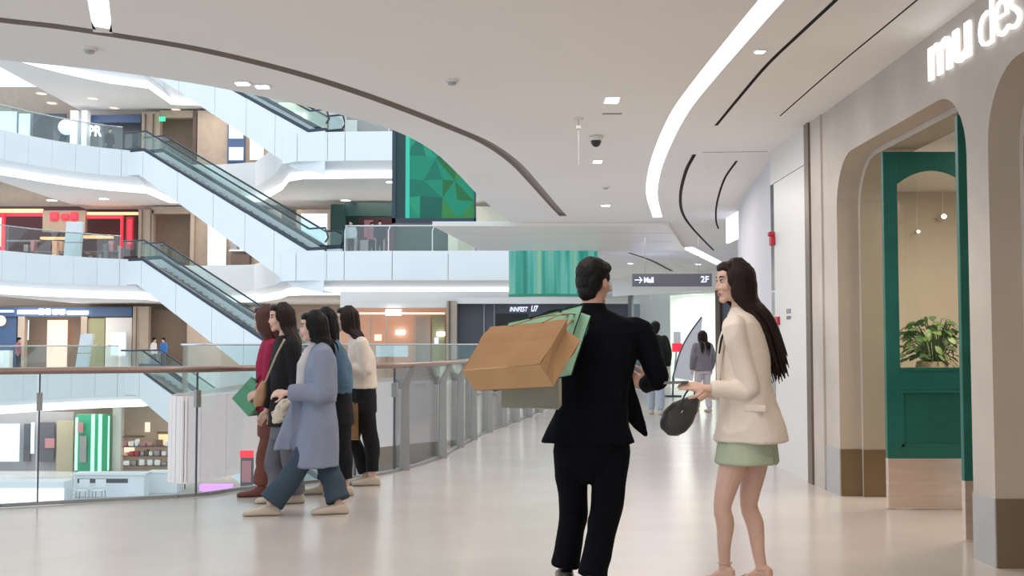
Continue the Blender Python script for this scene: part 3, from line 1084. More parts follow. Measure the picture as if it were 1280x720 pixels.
sign_text('U7', dk, 664, 382, 673, 389.5, 44.75, M['letter_soft'], bold=0.03, shear=0.25)

# lower storey seen through the near glass
gs = store('green_neon_shop', 'bright green shopfront with white green neon tubes, seen below through the glass', 'shopfront', [
    ('front', 94, 518, 137, 590, 57.5, 'mid_green', .3), ('neon_tube', 93, 522, 97, 588, 57.3, 'green_lit', .1), ('neon_tube', 113, 518, 118, 590, 57.3, 'green_lit', .1), ('neon_tube', 122, 518, 127, 590, 57.3, 'green_lit', .1), ('neon_tube', 134, 520, 136.5, 588, 57.3, 'green_lit', .1),
    ('poster', 99, 545, 108, 578, 57.35, 'goods_grey', .05), ('poster', 97, 528, 104, 541, 57.3, 'goods_pink', .05)])
store('white_shop', 'white lit shop windows at the bottom left, seen through the glass', 'shopfront', [
    ('front', -60, 515, 92, 590, 58.2, 'goods_grey', .2), ('lit_window', -40, 530, 24, 577, 58.0, 'blue_lit', .1), ('dark_panel', 29, 530, 38, 577, 58.0, 'slate', .1), ('light_panel', 38, 528, 43, 567, 57.9, 'blue_lit', .05), ('dark_panel', 48, 528, 68, 577, 58.0, 'slate', .1), ('poster', 56, 548, 68, 560, 57.9, 'goods_pink', .05), ('wall', 70, 526, 92, 590, 57.9, 'jamb2', .1)])
gd = store('gift_shop', 'tan shop full of goods right of the green neon shop', 'shopfront', [
    ('back_wall', 139, 508, 235, 590, 58.6, 'brown_light', .2), ('pilaster', 140, 510, 152, 590, 57.8, 'white_warm', .4), ('shelf', 154, 545, 178, 547, 57.8, 'brown_dark', .4), ('shelf', 196, 540, 220, 542, 57.8, 'brown_dark', .4), ('lamp', 181, 528, 187, 540, 57.6, 'pink_lit', .1), ('lit_panel', 155, 552, 168, 570, 57.7, 'pink_lit', .05), ('lit_panel', 198, 543, 215, 556, 57.7, 'orange_lit', .05)])
for sy_ in (558, 570, 582):
    obj('shelf', slabbox(153, sy_, 232, sy_ + 1.2, 57.0, .5), M['brown_dark'], gd)
    x = 154
    while x < 226:
        w, h = random.uniform(3.5, 8), random.uniform(4, 9)
        obj('display_goods', slabbox(x, sy_ - h, x + w, sy_, 57.05, .35, 0.04), M[random.choice(['goods_grey', 'goods_pink', 'red', 'goods_white', 'goods_white', 'peach', 'brown_dark'])], gd)
        x += w + random.uniform(1, 4)
# white kiosk with a sloped counter, chairs before it; low white stage
FL1 = -STEP


def on_floor(px, py):
    return Z(px, py, FL1)


k0 = on_floor(92, 622)
ks = empty('kiosk', k0, 'white kiosk counter on the lower floor, seen through the glass by the first joint', 'kiosk')
obj('counter', bx((k0.x, k0.y, FL1), (k0.x + 3.0, k0.y + .7, FL1 + .95), .04), M['white'], ks)
obj('counter_top', bx((k0.x - .06, k0.y - .08, FL1 + .95), (k0.x + 3.06, k0.y + .78, FL1 + 1.03)), M['goods_white'], ks)
obj('display_slot', bx((k0.x + .15, k0.y - .012, FL1 + .62), (k0.x + 2.3, k0.y + .01, FL1 + .80)), M['slate'], ks)
k1 = on_floor(184, 617)
ks = empty('kiosk', k1, 'pale grey kiosk box on the lower floor beside the black frame stand', 'kiosk')
obj('counter', bx((k1.x, k1.y, FL1), (k1.x + 1.3, k1.y + .8, FL1 + .9), .03), M['goods_white'], ks)
obj('counter_top', bx((k1.x - .04, k1.y - .04, FL1 + .9), (k1.x + 1.34, k1.y + .84, FL1 + .95)), M['white'], ks)
k2 = on_floor(-40, 630)
ks = empty('stage', k2, 'low white glowing stage on the lower floor in the bottom left corner', 'stage')
obj('platform', bx((k2.x, k2.y, FL1), (k2.x + 3.9, k2.y + 1.0, FL1 + .92), .05), M['goods_white'], ks)
obj('light_band', bx((k2.x - .02, k2.y - .03, FL1 + .02), (k2.x + 3.92, k2.y - .002, FL1 + .62)), M['cove'], ks)
kf = on_floor(213, 613)
bm = bmesh.new()
for dx in (0, .5):
    for dy in (0, .5):
        tube(bm, [(kf.x + dx, kf.y + dy, FL1), (kf.x + dx, kf.y + dy, FL1 + 1.7)], .025, 6)
fs = empty('frame_stand', kf, 'thin black frame display stand on the lower floor', 'stand')
obj('uprights', bm, M['black'], fs)
for h in (.7, 1.68):
    obj('shelf', bx((kf.x - .02, kf.y - .02, FL1 + h), (kf.x + .52, kf.y + .52, FL1 + h + .03)), M['black'], fs)
for i, x in enumerate((112, 132)):
    c = on_floor(x, 623)
    c.y -= .8
    ch = empty('chair', c, ['white chair, left of the two before the white kiosk', 'white chair, right of the two before the white kiosk'][i], 'chair', 'chairs before the kiosk')
    obj('seat', bx((c.x - .22, c.y - .22, FL1 + .43), (c.x + .22, c.y + .22, FL1 + .47), .01), M['goods_white'], ch)
    obj('backrest', bx((c.x - .22, c.y + .19, FL1 + .55), (c.x + .22, c.y + .22, FL1 + .88), .01), M['goods_white'], ch)
    for sx in (-1, 1):
        for sy in (-1, 1):
            obj('leg', tube(bmesh.new(), [(c.x + sx * .2, c.y + sy * .2, FL1), (c.x + sx * .19, c.y + sy * .19, FL1 + .44)], .018, 6), M['steel_cold'], ch)
# red totem and purple display at the foot of the bridge wall
rt0 = W(300, 607, 46)
store('advert_totem', 'red topped dark advert totem low behind the glass, left of the women', 'sign', [
    ('body', 300, 572, 316, 640, 25.6, 'slate', .1), ('red_top', 300, 563.5, 316, 572, 25.6, 'red_lit', .1), ('picture', 302, 576, 314, 603, 25.57, 'goods_pink', .03)])
store('purple_display', 'small purple glowing display low behind the glass', 'display', [
    ('screen', 249, 606, 289, 614, 25.5, 'purple_lit', .2), ('stand', 252, 612, 285, 660, 25.55, 'goods_white', .15)])
# ------------------------------------------------------------------ hanging screens
def screen_mat(name, streak=False):
    m = bpy.data.materials.new(name)
    m.use_nodes = True
    nt = m.node_tree
    b = nt.nodes['Principled BSDF']
    b.inputs['Base Color'].default_value = (0.01, 0.02, 0.02, 1)
    b.inputs['Roughness'].default_value = 0.4
    tc = nt.nodes.new('ShaderNodeTexCoord')
    mp = nt.nodes.new('ShaderNodeMapping')
    nt.links.new(tc.outputs['Object'], mp.inputs['Vector'])
    ramp = nt.nodes.new('ShaderNodeValToRGB')
    cr = ramp.color_ramp
    if streak:
        mp.inputs['Scale'].default_value = (3.2, 1, 0.12)
        t = nt.nodes.new('ShaderNodeTexNoise')
        t.inputs['Scale'].default_value = 1.6
        t.inputs['Detail'].default_value = 5
        nt.links.new(mp.outputs['Vector'], t.inputs['Vector'])
        nt.links.new(t.outputs['Fac'], ramp.inputs['Fac'])
        cols = [(0.30, (0.0, 0.12, 0.13)), (0.45, (0.02, 0.30, 0.22)), (0.56, (0.10, 0.42, 0.38)), (0.68, (0.28, 0.50, 0.30))]
        cr.interpolation = 'LINEAR'
        es = 0.85
    else:
        mp.inputs['Scale'].default_value = (0.75, 0.001, 0.75)
        mp.inputs['Rotation'].default_value = (0, 0.6, 0)
        t = nt.nodes.new('ShaderNodeTexVoronoi')
        t.distance = 'MANHATTAN'
        t.inputs['Scale'].default_value = 1.5
        nt.links.new(mp.outputs['Vector'], t.inputs['Vector'])
        sep = nt.nodes.new('ShaderNodeSeparateColor')
        nt.links.new(t.outputs['Color'], sep.inputs['Color'])
        nt.links.new(sep.outputs[0], ramp.inputs['Fac'])
        cols = [(0.0, (0.005, 0.10, 0.075)), (0.25, (0.005, 0.16, 0.10)), (0.5, (0.01, 0.24, 0.12)), (0.7, (0.03, 0.20, 0.05)), (0.88, (0.09, 0.23, 0.03))]
        cr.interpolation = 'CONSTANT'
        es = 0.9
    cr.elements[0].position, cr.elements[0].color = cols[0][0], (*cols[0][1], 1)
    cr.elements[1].position, cr.elements[1].color = cols[1][0], (*cols[1][1], 1)
    for p, c in cols[2:]:
        e = cr.elements.new(p)
        e.color = (*c, 1)
    nt.links.new(ramp.outputs['Color'], b.inputs['Emission Color'])
    b.inputs['Emission Strength'].default_value = es
    return m


M['screen_streaks'] = screen_mat('screen_streaks', True)
a, b = W(490, 279, 30), W(595, 120, 30)
sc = empty('led_screen', (a.x, 30, a.z), 'big hanging screen showing green facets, cut by the corridor ceiling', 'screen')
obj('frame', bx((a.x, 30.02, a.z), (b.x, 30.3, b.z)), M['dark'], sc)
fr = .10
for lo, hi in (((a.x, 29.94, a.z), (a.x + .1, 30.02, b.z)), ((b.x - .04, 29.94, a.z), (b.x, 30.02, b.z)), ((a.x, 29.94, a.z), (b.x, 30.02, a.z + .13))):
    obj('bezel', bx(lo, hi), M['dark'], sc)
gm = [emis('facet', c, .62) for c in ((.004, .10, .075), (.004, .15, .10), (.006, .22, .13), (.012, .27, .15), (.03, .20, .05), (.08, .24, .035), (.012, .13, .04))]
bm = bmesh.new()
obj('side_strip', bx((a.x + .1, 29.985, a.z + .13), (a.x + .36, 29.99, b.z)), M['deepgreen'], sc)
x0, x1, z0, z1 = a.x + .36, b.x - .04, a.z + .13, b.z
nx, nz = 4, 6
rng = random.Random(21)
gv = [[bm.verts.new((x0 + (x1 - x0) * i / nx + (rng.uniform(-.12, .12) if 0 < i < nx else 0), 29.99, z0 + (z1 - z0) * j / nz + (rng.uniform(-.1, .1) if 0 < j < nz else 0))) for i in range(nx + 1)] for j in range(nz + 1)]
for j in range(nz):
    for i in range(nx):
        q = (gv[j][i], gv[j][i + 1], gv[j + 1][i + 1], gv[j + 1][i])
        tri = ((q[0], q[1], q[2]), (q[0], q[2], q[3])) if (i + j) % 2 else ((q[0], q[1], q[3]), (q[1], q[2], q[3]))
        for t_ in tri:
            f_ = bm.faces.new(t_)
            f_.material_index = rng.choice([0, 1, 1, 2, 2, 3, 1] if j > 2 or i < 2 else [4, 5, 6, 2, 4, 1])
obj('display', bm, gm, sc)
obj('light_column', bx((a.x + .36, 29.975, a.z + .13), (a.x + .47, 29.99, b.z)), emis('screen_column', (0.05, 0.55, 0.40), 0.55), sc)
for x in (a.x + .5, b.x - .5):
    obj('hanger', tube(bmesh.new(), [(x, 30.15, b.z), (x, 30.15, 15.0)], .03, 6), M['steel_cold'], sc)
a, b = W(636, 371, 25.6), W(748, 366, 25.6)
sc = empty('led_screen', (a.x, 25.6, a.z), 'curved hanging screen with teal vertical streaks, behind the suited man', 'screen')
pts = []
for k in range(13):
    t = k / 12
    pts.append(Vector((a.x + (b.x - a.x) * t, 25.6 - 0.25 * math.sin(math.pi * t) + 0.1 * t, 0)))
bm = bmesh.new()
ribbon(bm, [p + Vector((0, 0, a.z + .06)) for p in pts], [p + Vector((0, 0, 3.465)) for p in pts])
obj('display', bm, M['screen_streaks'], sc, smooth=True)
bm = bmesh.new()
ribbon(bm, [p + Vector((0, 0.02, a.z)) for p in pts], [p + Vector((0, 0.02, 3.465)) for p in pts])
bmesh.ops.solidify(bm, geom=bm.faces, thickness=-0.12)
obj('casing', bm, M['dark'], sc)
bm = bmesh.new()
tube(bm, [p + Vector((0, -.01, a.z + .03)) for p in pts], .03, 6)
obj('bottom_trim', bm, M['mid_green'], sc)

# ------------------------------------------------------------------ hanging wayfinding sign
Y = 21.5
a, b = W(790.5, 358, Y), W(890, 342, Y)
sg = empty('hanging_sign', (a.x, Y, a.z), 'grey hanging sign with a white arrow and 2F', 'sign')
obj('board', bx((a.x, Y, a.z), (b.x, Y + .09, b.z), .006), M['sign_grey'], sg)
sign_text('2F', sg, 876, 345, 886, 353, Y - .005, M['letter_soft'], depth=.006, bold=.015)
sign_text('Mall', sg, 805, 346.5, 817, 353.5, Y - .005, M['letter_soft'], depth=.006, bold=.03)
c = W(798, 350, Y)
bm = bmesh.new()
tube(bm, [(c.x - .07, Y - .008, c.z), (c.x + .06, Y - .008, c.z)], .009, 4)
tube(bm, [(c.x + .015, Y - .008, c.z + .06), (c.x + .07, Y - .008, c.z), (c.x + .015, Y - .008, c.z - .06)], .009, 4)
obj('arrow', bm, M['letter_soft'], sg)
for x in (a.x + .25, b.x - .25):
    obj('rod', tube(bmesh.new(), [(x, Y + .045, b.z), (x, Y + .045, 3.404)], .008, 6), M['steel_cold'], sg)

# ------------------------------------------------------------------ illuminated shop letters on the facade
ls = empty('shop_sign', (WX0, 7.66, 3.13), 'white glowing shop letters on the plaster facade above the arch', 'sign')


def wall_text(body, p0, p1, zb, zt, bold, name):
    """letters on the wall plane x = WX0 from depth p0 to depth p1"""
    me = text_mesh(body, 1.0, 0.5, bold)
    co = np.array([v.co[:] for v in me.vertices])
    lo, hi = co.min(0), co.max(0)
    sy, sz = (p0 - p1) / (hi[0] - lo[0]), (zt - zb) / (hi[1] - lo[1])
    for v in me.vertices:
        x, y, z = v.co
        v.co = (WX0 - .018 - z * .016, p0 - (x - lo[0]) * sy, zb + (y - lo[1]) * sz)
    o = obj(name, me, M['bright_letter'], ls)
    return o


M['bright_letter'] = emis('bright_letter', (0.97, 0.99, 1.0), 1.35)
wall_text('m', 7.63, 7.235, 3.14, 3.37, 0.02, 'letter')
wall_text('u', 7.20, 6.93, 3.135, 3.365, 0.02, 'letter')
wall_text('d', 6.80, 6.60, 3.135, 3.46, -0.016, 'letter')
wall_text('e', 6.575, 6.40, 3.135, 3.36, -0.016, 'letter')
wall_text('s', 6.385, 6.235, 3.135, 3.36, -0.016, 'letter')

# ------------------------------------------------------------------ green double doors


def door_leaf(name, label, X0, Y, handle):
    X1, H, T = X0 + 0.80, 2.91, 0.05
    root = empty(name, (X0, Y, 0), label, 'door', 'green door leaves in the arch')
    st, gz0, pz0, pz1, kz = 0.115, 1.13, 0.50, 0.94, 0.41
    # frame: stiles, rails, arched head (one joined frame per member)
    obj('stile', bx((X0, Y, kz), (X0 + st, Y + T, H), .004), M['green'], root)
    obj('stile', bx((X1 - st, Y, kz), (X1, Y + T, H), .004), M['green'], root)
    obj('rail', bx((X0 + st, Y, kz), (X1 - st, Y + T, pz0), .003), M['green'], root)
    obj('rail', bx((X0 + st, Y, pz1 + 0.02), (X1 - st, Y + T, gz0), .003), M['green'], root)
    # head with a segmental arch below
    pts = [(X0 + st, Y, H), (X1 - st, Y, H)]
    n = 12
    for k in range(n + 1):
        t = k / n
        x = X1 - st - (X1 - X0 - 2 * st) * t
        pts.append((x, Y, 2.66 + 0.11 * (1 - (2 * t - 1) ** 2)))
    obj('head', prism(bmesh.new(), pts, (0, T, 0)), M['green'], root)
    # recessed lower panel with raised moulding
    obj('panel', bx((X0 + st, Y + .015, pz0), (X1 - st, Y + T - .015, pz1 + .02)), M['green_in'], root)
    mo = bmesh.new()
    w = .028
    for lo, hi in (((X0 + st, Y + .002, pz0), (X0 + st + w, Y + .02, pz1)), ((X1 - st - w, Y + .002, pz0), (X1 - st, Y + .02, pz1)),
                   ((X0 + st, Y + .002, pz0), (X1 - st, Y + .02, pz0 + w)), ((X0 + st, Y - .008, pz1), (X1 - st, Y + .02, pz1 + .02))):
        box(mo, lo, hi, .004)
    obj('moulding', mo, M['green'], root)
    obj('glass_bead', bx((X0 + st, Y - .008, gz0 - .01), (X1 - st, Y + .03, gz0 + .015), .003), M['green'], root)
    bm = bmesh.new()
    tube(bm, [(x, Y + .01, z - .004) for x, _, z in pts[2:]], .012, 6)
    obj('arch_bead', bm, M['green'], root)
    gp = [(X0 + st, Y + .022, gz0), (X1 - st, Y + .022, gz0)] + [(x, Y + .022, z) for x, _, z in pts[2:]]
    obj('pane', prism(bmesh.new(), gp, (0, .008, 0)), M['glass'], root)
    obj('kick_plate', bx((X0, Y - .002, .012), (X1, Y + T + .002, kz), .003), M['steel'], root)
    if handle:
        bm = bmesh.new()
        hx = X0 + 0.085
        tube(bm, [(hx, Y - .05, 1.28), (hx, Y - .05, 2.42)], .011, 8)
        for z in (1.4, 2.3):
            tube(bm, [(hx, Y - .05, z), (hx, Y, z)], .008, 6)
        obj('pull_handle', bm, M['steel'], root, smooth=True)
    return root


door_leaf('door_leaf', 'green door leaf with arched glass showing a plant behind it', 3.04, 9.12, False)
door_leaf('door_leaf', 'green door leaf with a long pull handle, cut by the near pier', 3.06, 7.63, True)

# plant on a tall stand behind the glass
px = W(1168, 455, 10.7)
pl = empty('potted_plant', (px.x, px.y, 0), 'leafy green plant in a woven pot on a stand behind the door glass', 'plant')
bm = bmesh.new()
loft(bm, [(Vector((px.x, px.y, z)), r, r) for z, r in ((0.90, .12), (0.98, .16), (1.10, .175), (1.17, .16), (1.165, .14), (1.08, .13))], Vector((1, 0, 0)), Vector((0, 1, 0)), 20, 2)
obj('pot', bm, mat('woven_pot', (0.42, 0.33, 0.22), 0.8, var=0.3, vscale=40, bump=0.6, bscale=60, stretch=(1, 1, 4)), pl, smooth=True)
bm = bmesh.new()
box(bm, (px.x - .17, px.y - .17, 0), (px.x + .17, px.y + .17, .90), .01)
obj('stand', bm, M['brown_wood'], pl)
leaf_m = [mat('leaf_a', (0.10, 0.20, 0.045), 0.45, var=0.25, vscale=30), mat('leaf_b', (0.17, 0.27, 0.07), 0.45, var=0.25, vscale=30), mat('leaf_c', (0.055, 0.13, 0.03), 0.45, var=0.2, vscale=30)]
lmesh = []
for lm in leaf_m:
    bm = bmesh.new()
    n = 7
    rows = []
    for i in range(n):
        t = i / (n - 1)
        w = 0.30 * math.sin(math.pi * min(1, t * 0.93 + 0.05)) ** 0.8
        zc = -0.30 * t * t
        rows.append((bm.verts.new((-w, t, zc + .05)), bm.verts.new((0, t, zc)), bm.verts.new((w, t, zc + .05))))
    for r0, r1 in zip(rows, rows[1:]):
        for k in (0, 1):
            bm.faces.new((r0[k], r0[k + 1], r1[k + 1], r1[k]))
    me = bpy.data.meshes.new('leaf')
    bm.to_mesh(me)
    bm.free()
    me.materials.append(lm)
    me.shade_smooth()
    lmesh.append(me)
random.seed(11)
stems = bmesh.new()
for i in range(120):
    a = random.uniform(0, 2 * math.pi)
    h = random.random() ** 0.8
    rad = 0.06 + 0.26 * math.sin(math.pi * (0.18 + 0.7 * h)) * random.uniform(.35, 1)
    tip = Vector((px.x + math.cos(a) * rad - 0.03, px.y + math.sin(a) * rad * .8, 1.16 + 0.40 * h + random.uniform(-.06, .06) - (0.12 if rad > .22 and h < .4 else 0)))
    base0 = Vector((px.x + math.cos(a) * .04, px.y + math.sin(a) * .04, 1.12))
    midp = base0.lerp(tip, .6) + Vector((0, 0, .07))
    tube(stems, catmull([base0, midp, tip], 3), .004, 4)
    o = bpy.data.objects.new('leaf', lmesh[i % 3])
    o.location = tip
    s = random.uniform(.075, .12)
    o.scale = (s, s, s)
    o.rotation_euler = (random.uniform(-.9, .35), random.uniform(-.6, .6), a - math.pi / 2 + random.uniform(-.5, .5))
    link(o, pl)
obj('stems', stems, leaf_m[2], pl)
# spot lamps inside the shop
for i, (x, y, yy, lab) in enumerate(((1180, 270.5, 12.0, 'bright ceiling-hung spot lamp seen in the upper door glass'), (1148, 289.5, 12.0, 'smaller spot lamp low beside the bright one in the door glass'))):
    c = W(x, y, yy)
    r = empty('spot_lamp', (c.x, yy, 3.0), lab, 'lamp', 'spot lamps inside the shop')
    obj('rod', tube(bmesh.new(), [(c.x, yy + .03, 3.0), (c.x, yy + .03, c.z + .02)], .004, 6), M['white_warm'], r)
    rr = .032 if i == 0 else .02
    obj('housing', tube(bmesh.new(), [(c.x, yy + .09, c.z), (c.x, yy, c.z)], rr, 12), M['white_warm'], r)
    bm = bmesh.new()
    ball(bm, (c.x, yy, c.z), (rr * .85, .008, rr * .7))
    obj('bulb', bm, emis('spot_bulb', (1, .93, .82), 8), r, smooth=True)

# ------------------------------------------------------------------ things on the ceiling


def downlight(px_, py_, w, label, twin=True):
    c = Z(px_, py_, CEIL)
    r = empty('downlight', c, label, 'ceiling light', 'recessed ceiling lights')
    hh = w * (1.15 if twin else .6)
    obj('frame', bx((c.x - w / 2 - .015, c.y - hh, CEIL - .012), (c.x + w / 2 + .015, c.y + hh, CEIL - .001)), M['white'], r)
    for s in ((-1, 1) if twin else (0,)):
        cy = c.y + s * w * .55
        obj('lens', bx((c.x - w / 2, cy - w * .42, CEIL - .016), (c.x + w / 2, cy + w * .42, CEIL - .011)), M['bright'], r)
    lamp('downlight_lamp', 'SPOT', (c.x, c.y, CEIL - .05), 14, NEUT, .08, aim=(c.x, c.y, 0), spot=2.3)


downlight(765, 124, .11, 'bright twin recessed light, nearest on the corridor ceiling')
downlight(747, 201, .09, 'small twin recessed light beyond the camera dome')
downlight(757, 256, .13, 'small single recessed light farthest along the corridor ceiling', False)
downlight(950, 63, .06, 'tiny recessed light right of the curved strip light', False)
for i, (x, y) in enumerate(((303, 103), (328, 107))):
    downlight(x, y, .10, ['small recessed light at the atrium edge, left of its pair', 'small recessed light at the atrium edge, right of its pair'][i], False)
lamp('warm_floor_spot', 'SPOT', (2.1, 4.6, 3.42), 60, WARM, .12, aim=(2.2, 5.0, 0), spot=2.0)  # extra warm spot added out of view to warm the floor by the shop
lamp('warm_floor_spot', 'SPOT', (1.75, 8.0, 3.42), 60, WARM, .12, aim=(2.1, 8.0, 0), spot=2.0)
lamp('lavender_fill', 'POINT', (3.4, 26.5, 2.9), 9, (0.5, 0.55, 1.0), .6)  # unseen point lamp added to tint the ceiling past the bulkhead lavender

c = Z(745, 170, CEIL)
dm = empty('camera_dome', c, 'dark dome security camera under the corridor ceiling', 'camera')
obj('base', tube(bmesh.new(), [c - Vector((0, 0, .002)), c - Vector((0, 0, .05))], [.075, .062], 20), M['white_warm'], dm, smooth=True)
bm = bmesh.new()
ball(bm, c - Vector((0, 0, .055)), (.055, .055, .06))
obj('dome', bm, M['black'], dm, smooth=True)
c = Z(723, 148, CEIL)
sp = empty('sprinkler_pipe', c, 'thin rod hanging from the ceiling left of the camera dome', 'sprinkler')
obj('rose', tube(bmesh.new(), [c, c - Vector((0, 0, .015))], .05, 16), M['white_warm'], sp)
obj('collar', tube(bmesh.new(), [c - Vector((0, 0, .07)), c - Vector((0, 0, .10))], .022, 10), M['steel_cold'], sp)
obj('rod', tube(bmesh.new(), [c - Vector((0, 0, .01)), c - Vector((0, 0, .44))], .004, 6), M['plinth_grey'], sp)
for i, (x, y, lab) in enumerate(((757, 233, 'grey smoke detector between two recessed lights'), (565, 100, 'flat grey vent on the wide plain ceiling'), (112, 60, 'faint round detector near the top left strip light'))):
    c = Z(x, y, CEIL)
    d = empty('smoke_detector', c, lab, 'detector', 'ceiling detectors')
    obj('base', tube(bmesh.new(), [c, c - Vector((0, 0, .02))], .055, 16), M['white_warm'], d)
    obj('body', tube(bmesh.new(), [c - Vector((0, 0, .018)), c - Vector((0, 0, .04))], [.04, .03], 16), M['plinth_grey'], d)
c = Z(765, 142, CEIL)
v = empty('ceiling_vent', c, 'narrow slot vent beside the nearest twin light', 'vent')
obj('slot', bx((c.x - .09, c.y - .02, CEIL - .006), (c.x + .09, c.y + .02, CEIL - .001)), M['gap_soft'], v)
# lamps on the far ceilings
far_dl = [(52, 116.5), (65, 128.5), (116, 122.5), (143, 134.5), (220, 136.5), (130, 248), (432, 250), (65, 250), (489, 227), (788, 328), (873, 329)]
far_lab = ['tiny round light under the topmost tan ceiling, nearest the left edge', 'tiny round light on the topmost tan ceiling, lower left of its row', 'tiny round light high on the topmost tan ceiling above the two columns',
           'tiny round light on the topmost tan ceiling near the white letters', 'tiny round light on the topmost tan ceiling right of the exit light', 'small oval white light on the ceiling right of the red shop sign',
           'small oval white light above the dark green shop', 'faint round light on the ceiling above the red shop sign', 'tiny round light touching the frame of the big green screen',
           'tiny round light beyond the bulkhead, left of the hanging sign', 'tiny round light beyond the bulkhead, above the hanging sign']
for (x, y), lab in zip(far_dl, far_lab):
    zc = STEP * 3 - 1.7 if y < 140 else (STEP * 2 - 1.7 if y < 260 else CEIL)
    c = Z(x, y, zc)
    r = empty('downlight', c, lab, 'ceiling light', 'far ceiling lights')
    obj('rim', tube(bmesh.new(), [c + Vector((0, 0, .002)), c - Vector((0, 0, .03))], .28 if y < 300 else .09, 16), M['white'], r)
    obj('lens', tube(bmesh.new(), [c - Vector((0, 0, .028)), c - Vector((0, 0, .036))], .24 if y < 300 else .07, 16), M['pink_lit'] if y < 140 else M['letter'], r)

# ------------------------------------------------------------------ fittings on the corridor wall


def on_wall(px_, py_):
    return WX(px_, py_, WX0)


c = on_wall(968, 299)
r = empty('fire_alarm', c, 'red fire alarm unit high on the white corridor wall', 'alarm')
obj('body', bx((WX0 - .05, c.y - .05, c.z - .07), (WX0, c.y + .05, c.z + .03), .008), M['red'], r)
obj('beacon', bx((WX0 - .07, c.y - .03, c.z + .03), (WX0, c.y + .03, c.z + .08), .01), M['red'], r)
c = on_wall(973.5, 401)
tag(obj('alarm_button', bx((WX0 - .03, c.y - .06, c.z - .045), (WX0, c.y + .06, c.z + .045), .006), M['red']), 'small red call point on the white corridor wall by the hair tips', 'button')
c = on_wall(986, 392)
r = empty('wall_notice', c, 'small grey notice of characters on the white corridor wall', 'notice')
for dy in (-.07, 0, .07):
    obj('character', bx((WX0 - .003, c.y + dy - .02, c.z), (WX0, c.y + dy + .02, c.z + .05)), M['sign_grey'], r)
obj('character_row', bx((WX0 - .003, c.y - .09, c.z - .06), (WX0, c.y + .09, c.z - .025)), M['sign_grey'], r)
c = on_wall(979.5, 461)
tag(obj('switch_plate', bx((WX0 - .012, c.y - .05, c.z - .055), (WX0, c.y + .05, c.z + .055), .004), M['sign_grey']), 'small dark switch plate low on the white corridor wall', 'switch')
c = W(918, 281, 18.4)
r = empty('blade_sign', (c.x, 18.4, c.z), 'white lit sign edge-on on the curved corridor wall', 'sign')
obj('light_box', bx((c.x - .03, 17.8, c.z - .26), (c.x + .03, 19.0, c.z + .26), .02), M['letter_soft'], r)
obj('bracket', bx((c.x, 18.3, c.z - .03), (c.x + .25, 18.5, c.z + .03)), M['white'], r)

# ------------------------------------------------------------------ bright shop at the corridor end (diagonal front)
pA, pB = Vector((3.9, 36.5, 0)), Vector((6.0, 33.0, 0))
bs = empty('bright_shop', pA, 'bright glazed shop front at the corridor end beyond the two walkers', 'shopfront')
dv = (pB - pA)
dn = Vector((-dv.y, dv.x, 0)).normalized()
if dn.x < 0:
    dn = -dn


def diag(t0, t1, z0, z1, off, th, m, name):
    bm = bmesh.new()
    obox(bm, pA + dv * t0 + dn * off + Vector((0, 0, z0)), dv * (t1 - t0), dn * th, (0, 0, z1 - z0))
    return obj(name, bm, m, bs)


M['glowing_shop_wall'] = mat('glowing_shop_wall', (0.80, 0.82, 0.74), 0.5, emit=(0.9, 0.93, 0.82), estr=0.42, var=0.04)  # emission put into the wall colour to brighten the shop inside
diag(0, 1, 0, 2.95, 1.6, .1, M['glowing_shop_wall'], 'back_wall')
for k in range(4):
    diag(k / 4 + .005, (k + 1) / 4 - .005, 0.02, 2.9, 0, .02, M['glass'], 'pane')
diag(-.25, 1.25, 2.92, CEIL, -.03, .12, M['white_warm'], 'header')
diag(-.04, 0, 0, 2.95, -.02, .1, M['slate'], 'frame')
diag(1.0, 1.05, 0, 2.95, -.02, .1, M['brown_dark'], 'frame')
diag(1.05, 1.3, 0, 2.95, .05, .1, M['slate'], 'side_panel')
diag(.72, 1.0, 0, 2.2, 1.2, .1, M['peach'], 'wood_screen')
lamp('bright_shop_lamp', 'AREA', (pA + dv * .5 + dn * .8 + Vector((0, 0, 2.85))), 90, (1, 1, .93), 1.2, aim=(pA + dv * .5 + dn * .8), size_y=3)
# feather banner, red and white display
c = W(868, 482, 28.5)
fb = empty('feather_banner', (c.x, 28.5, 0), 'white curved feather banner at the corridor end beside the bright shop', 'banner')
pl_ = catmull([W(841, 472, 28.5), W(850, 440, 28.5), W(862, 417, 28.5), W(877, 396, 28.5)], 5)
pr_ = catmull([W(866, 476, 28.5), W(870, 450, 28.5), W(875, 425, 28.5), W(878.5, 397, 28.5)], 5)
bm = prism(bmesh.new(), pl_ + list(reversed(pr_)), (0, .02, 0))
obj('cloth', bm, M['goods_white'], fb)
obj('pole', tube(bmesh.new(), [(pl_[0].x, 28.5, 0)] + pl_, .018, 6), M['dark'], fb, smooth=True)
obj('foot', bx((pl_[0].x - .2, 28.35, 0), (pl_[0].x + .2, 28.65, .04)), M['dark'], fb)
c = W(846, 435, 29)
rb = empty('promo_stand', (c.x, 29, 0), 'slim stand with a red and white board right of the dark-jacketed walker', 'sign')
obj('pole', tube(bmesh.new(), [(c.x - .12, 29.02, 0), (c.x, 29.02, c.z)], .02, 6), M['steel_cold'], rb)
obj('white_board', bx((c.x - .08, 29, c.z + .12), (c.x + .1, 29.03, c.z + .42), .005), M['goods_white'], rb)
obj('red_board', bx((c.x - .12, 28.99, c.z - .1), (c.x + .14, 29.03, c.z + .12), .005), M['red_lit'], rb)
obj('foot', bx((c.x - .3, 28.9, 0), (c.x + .05, 29.2, .03)), M['steel_cold'], rb)
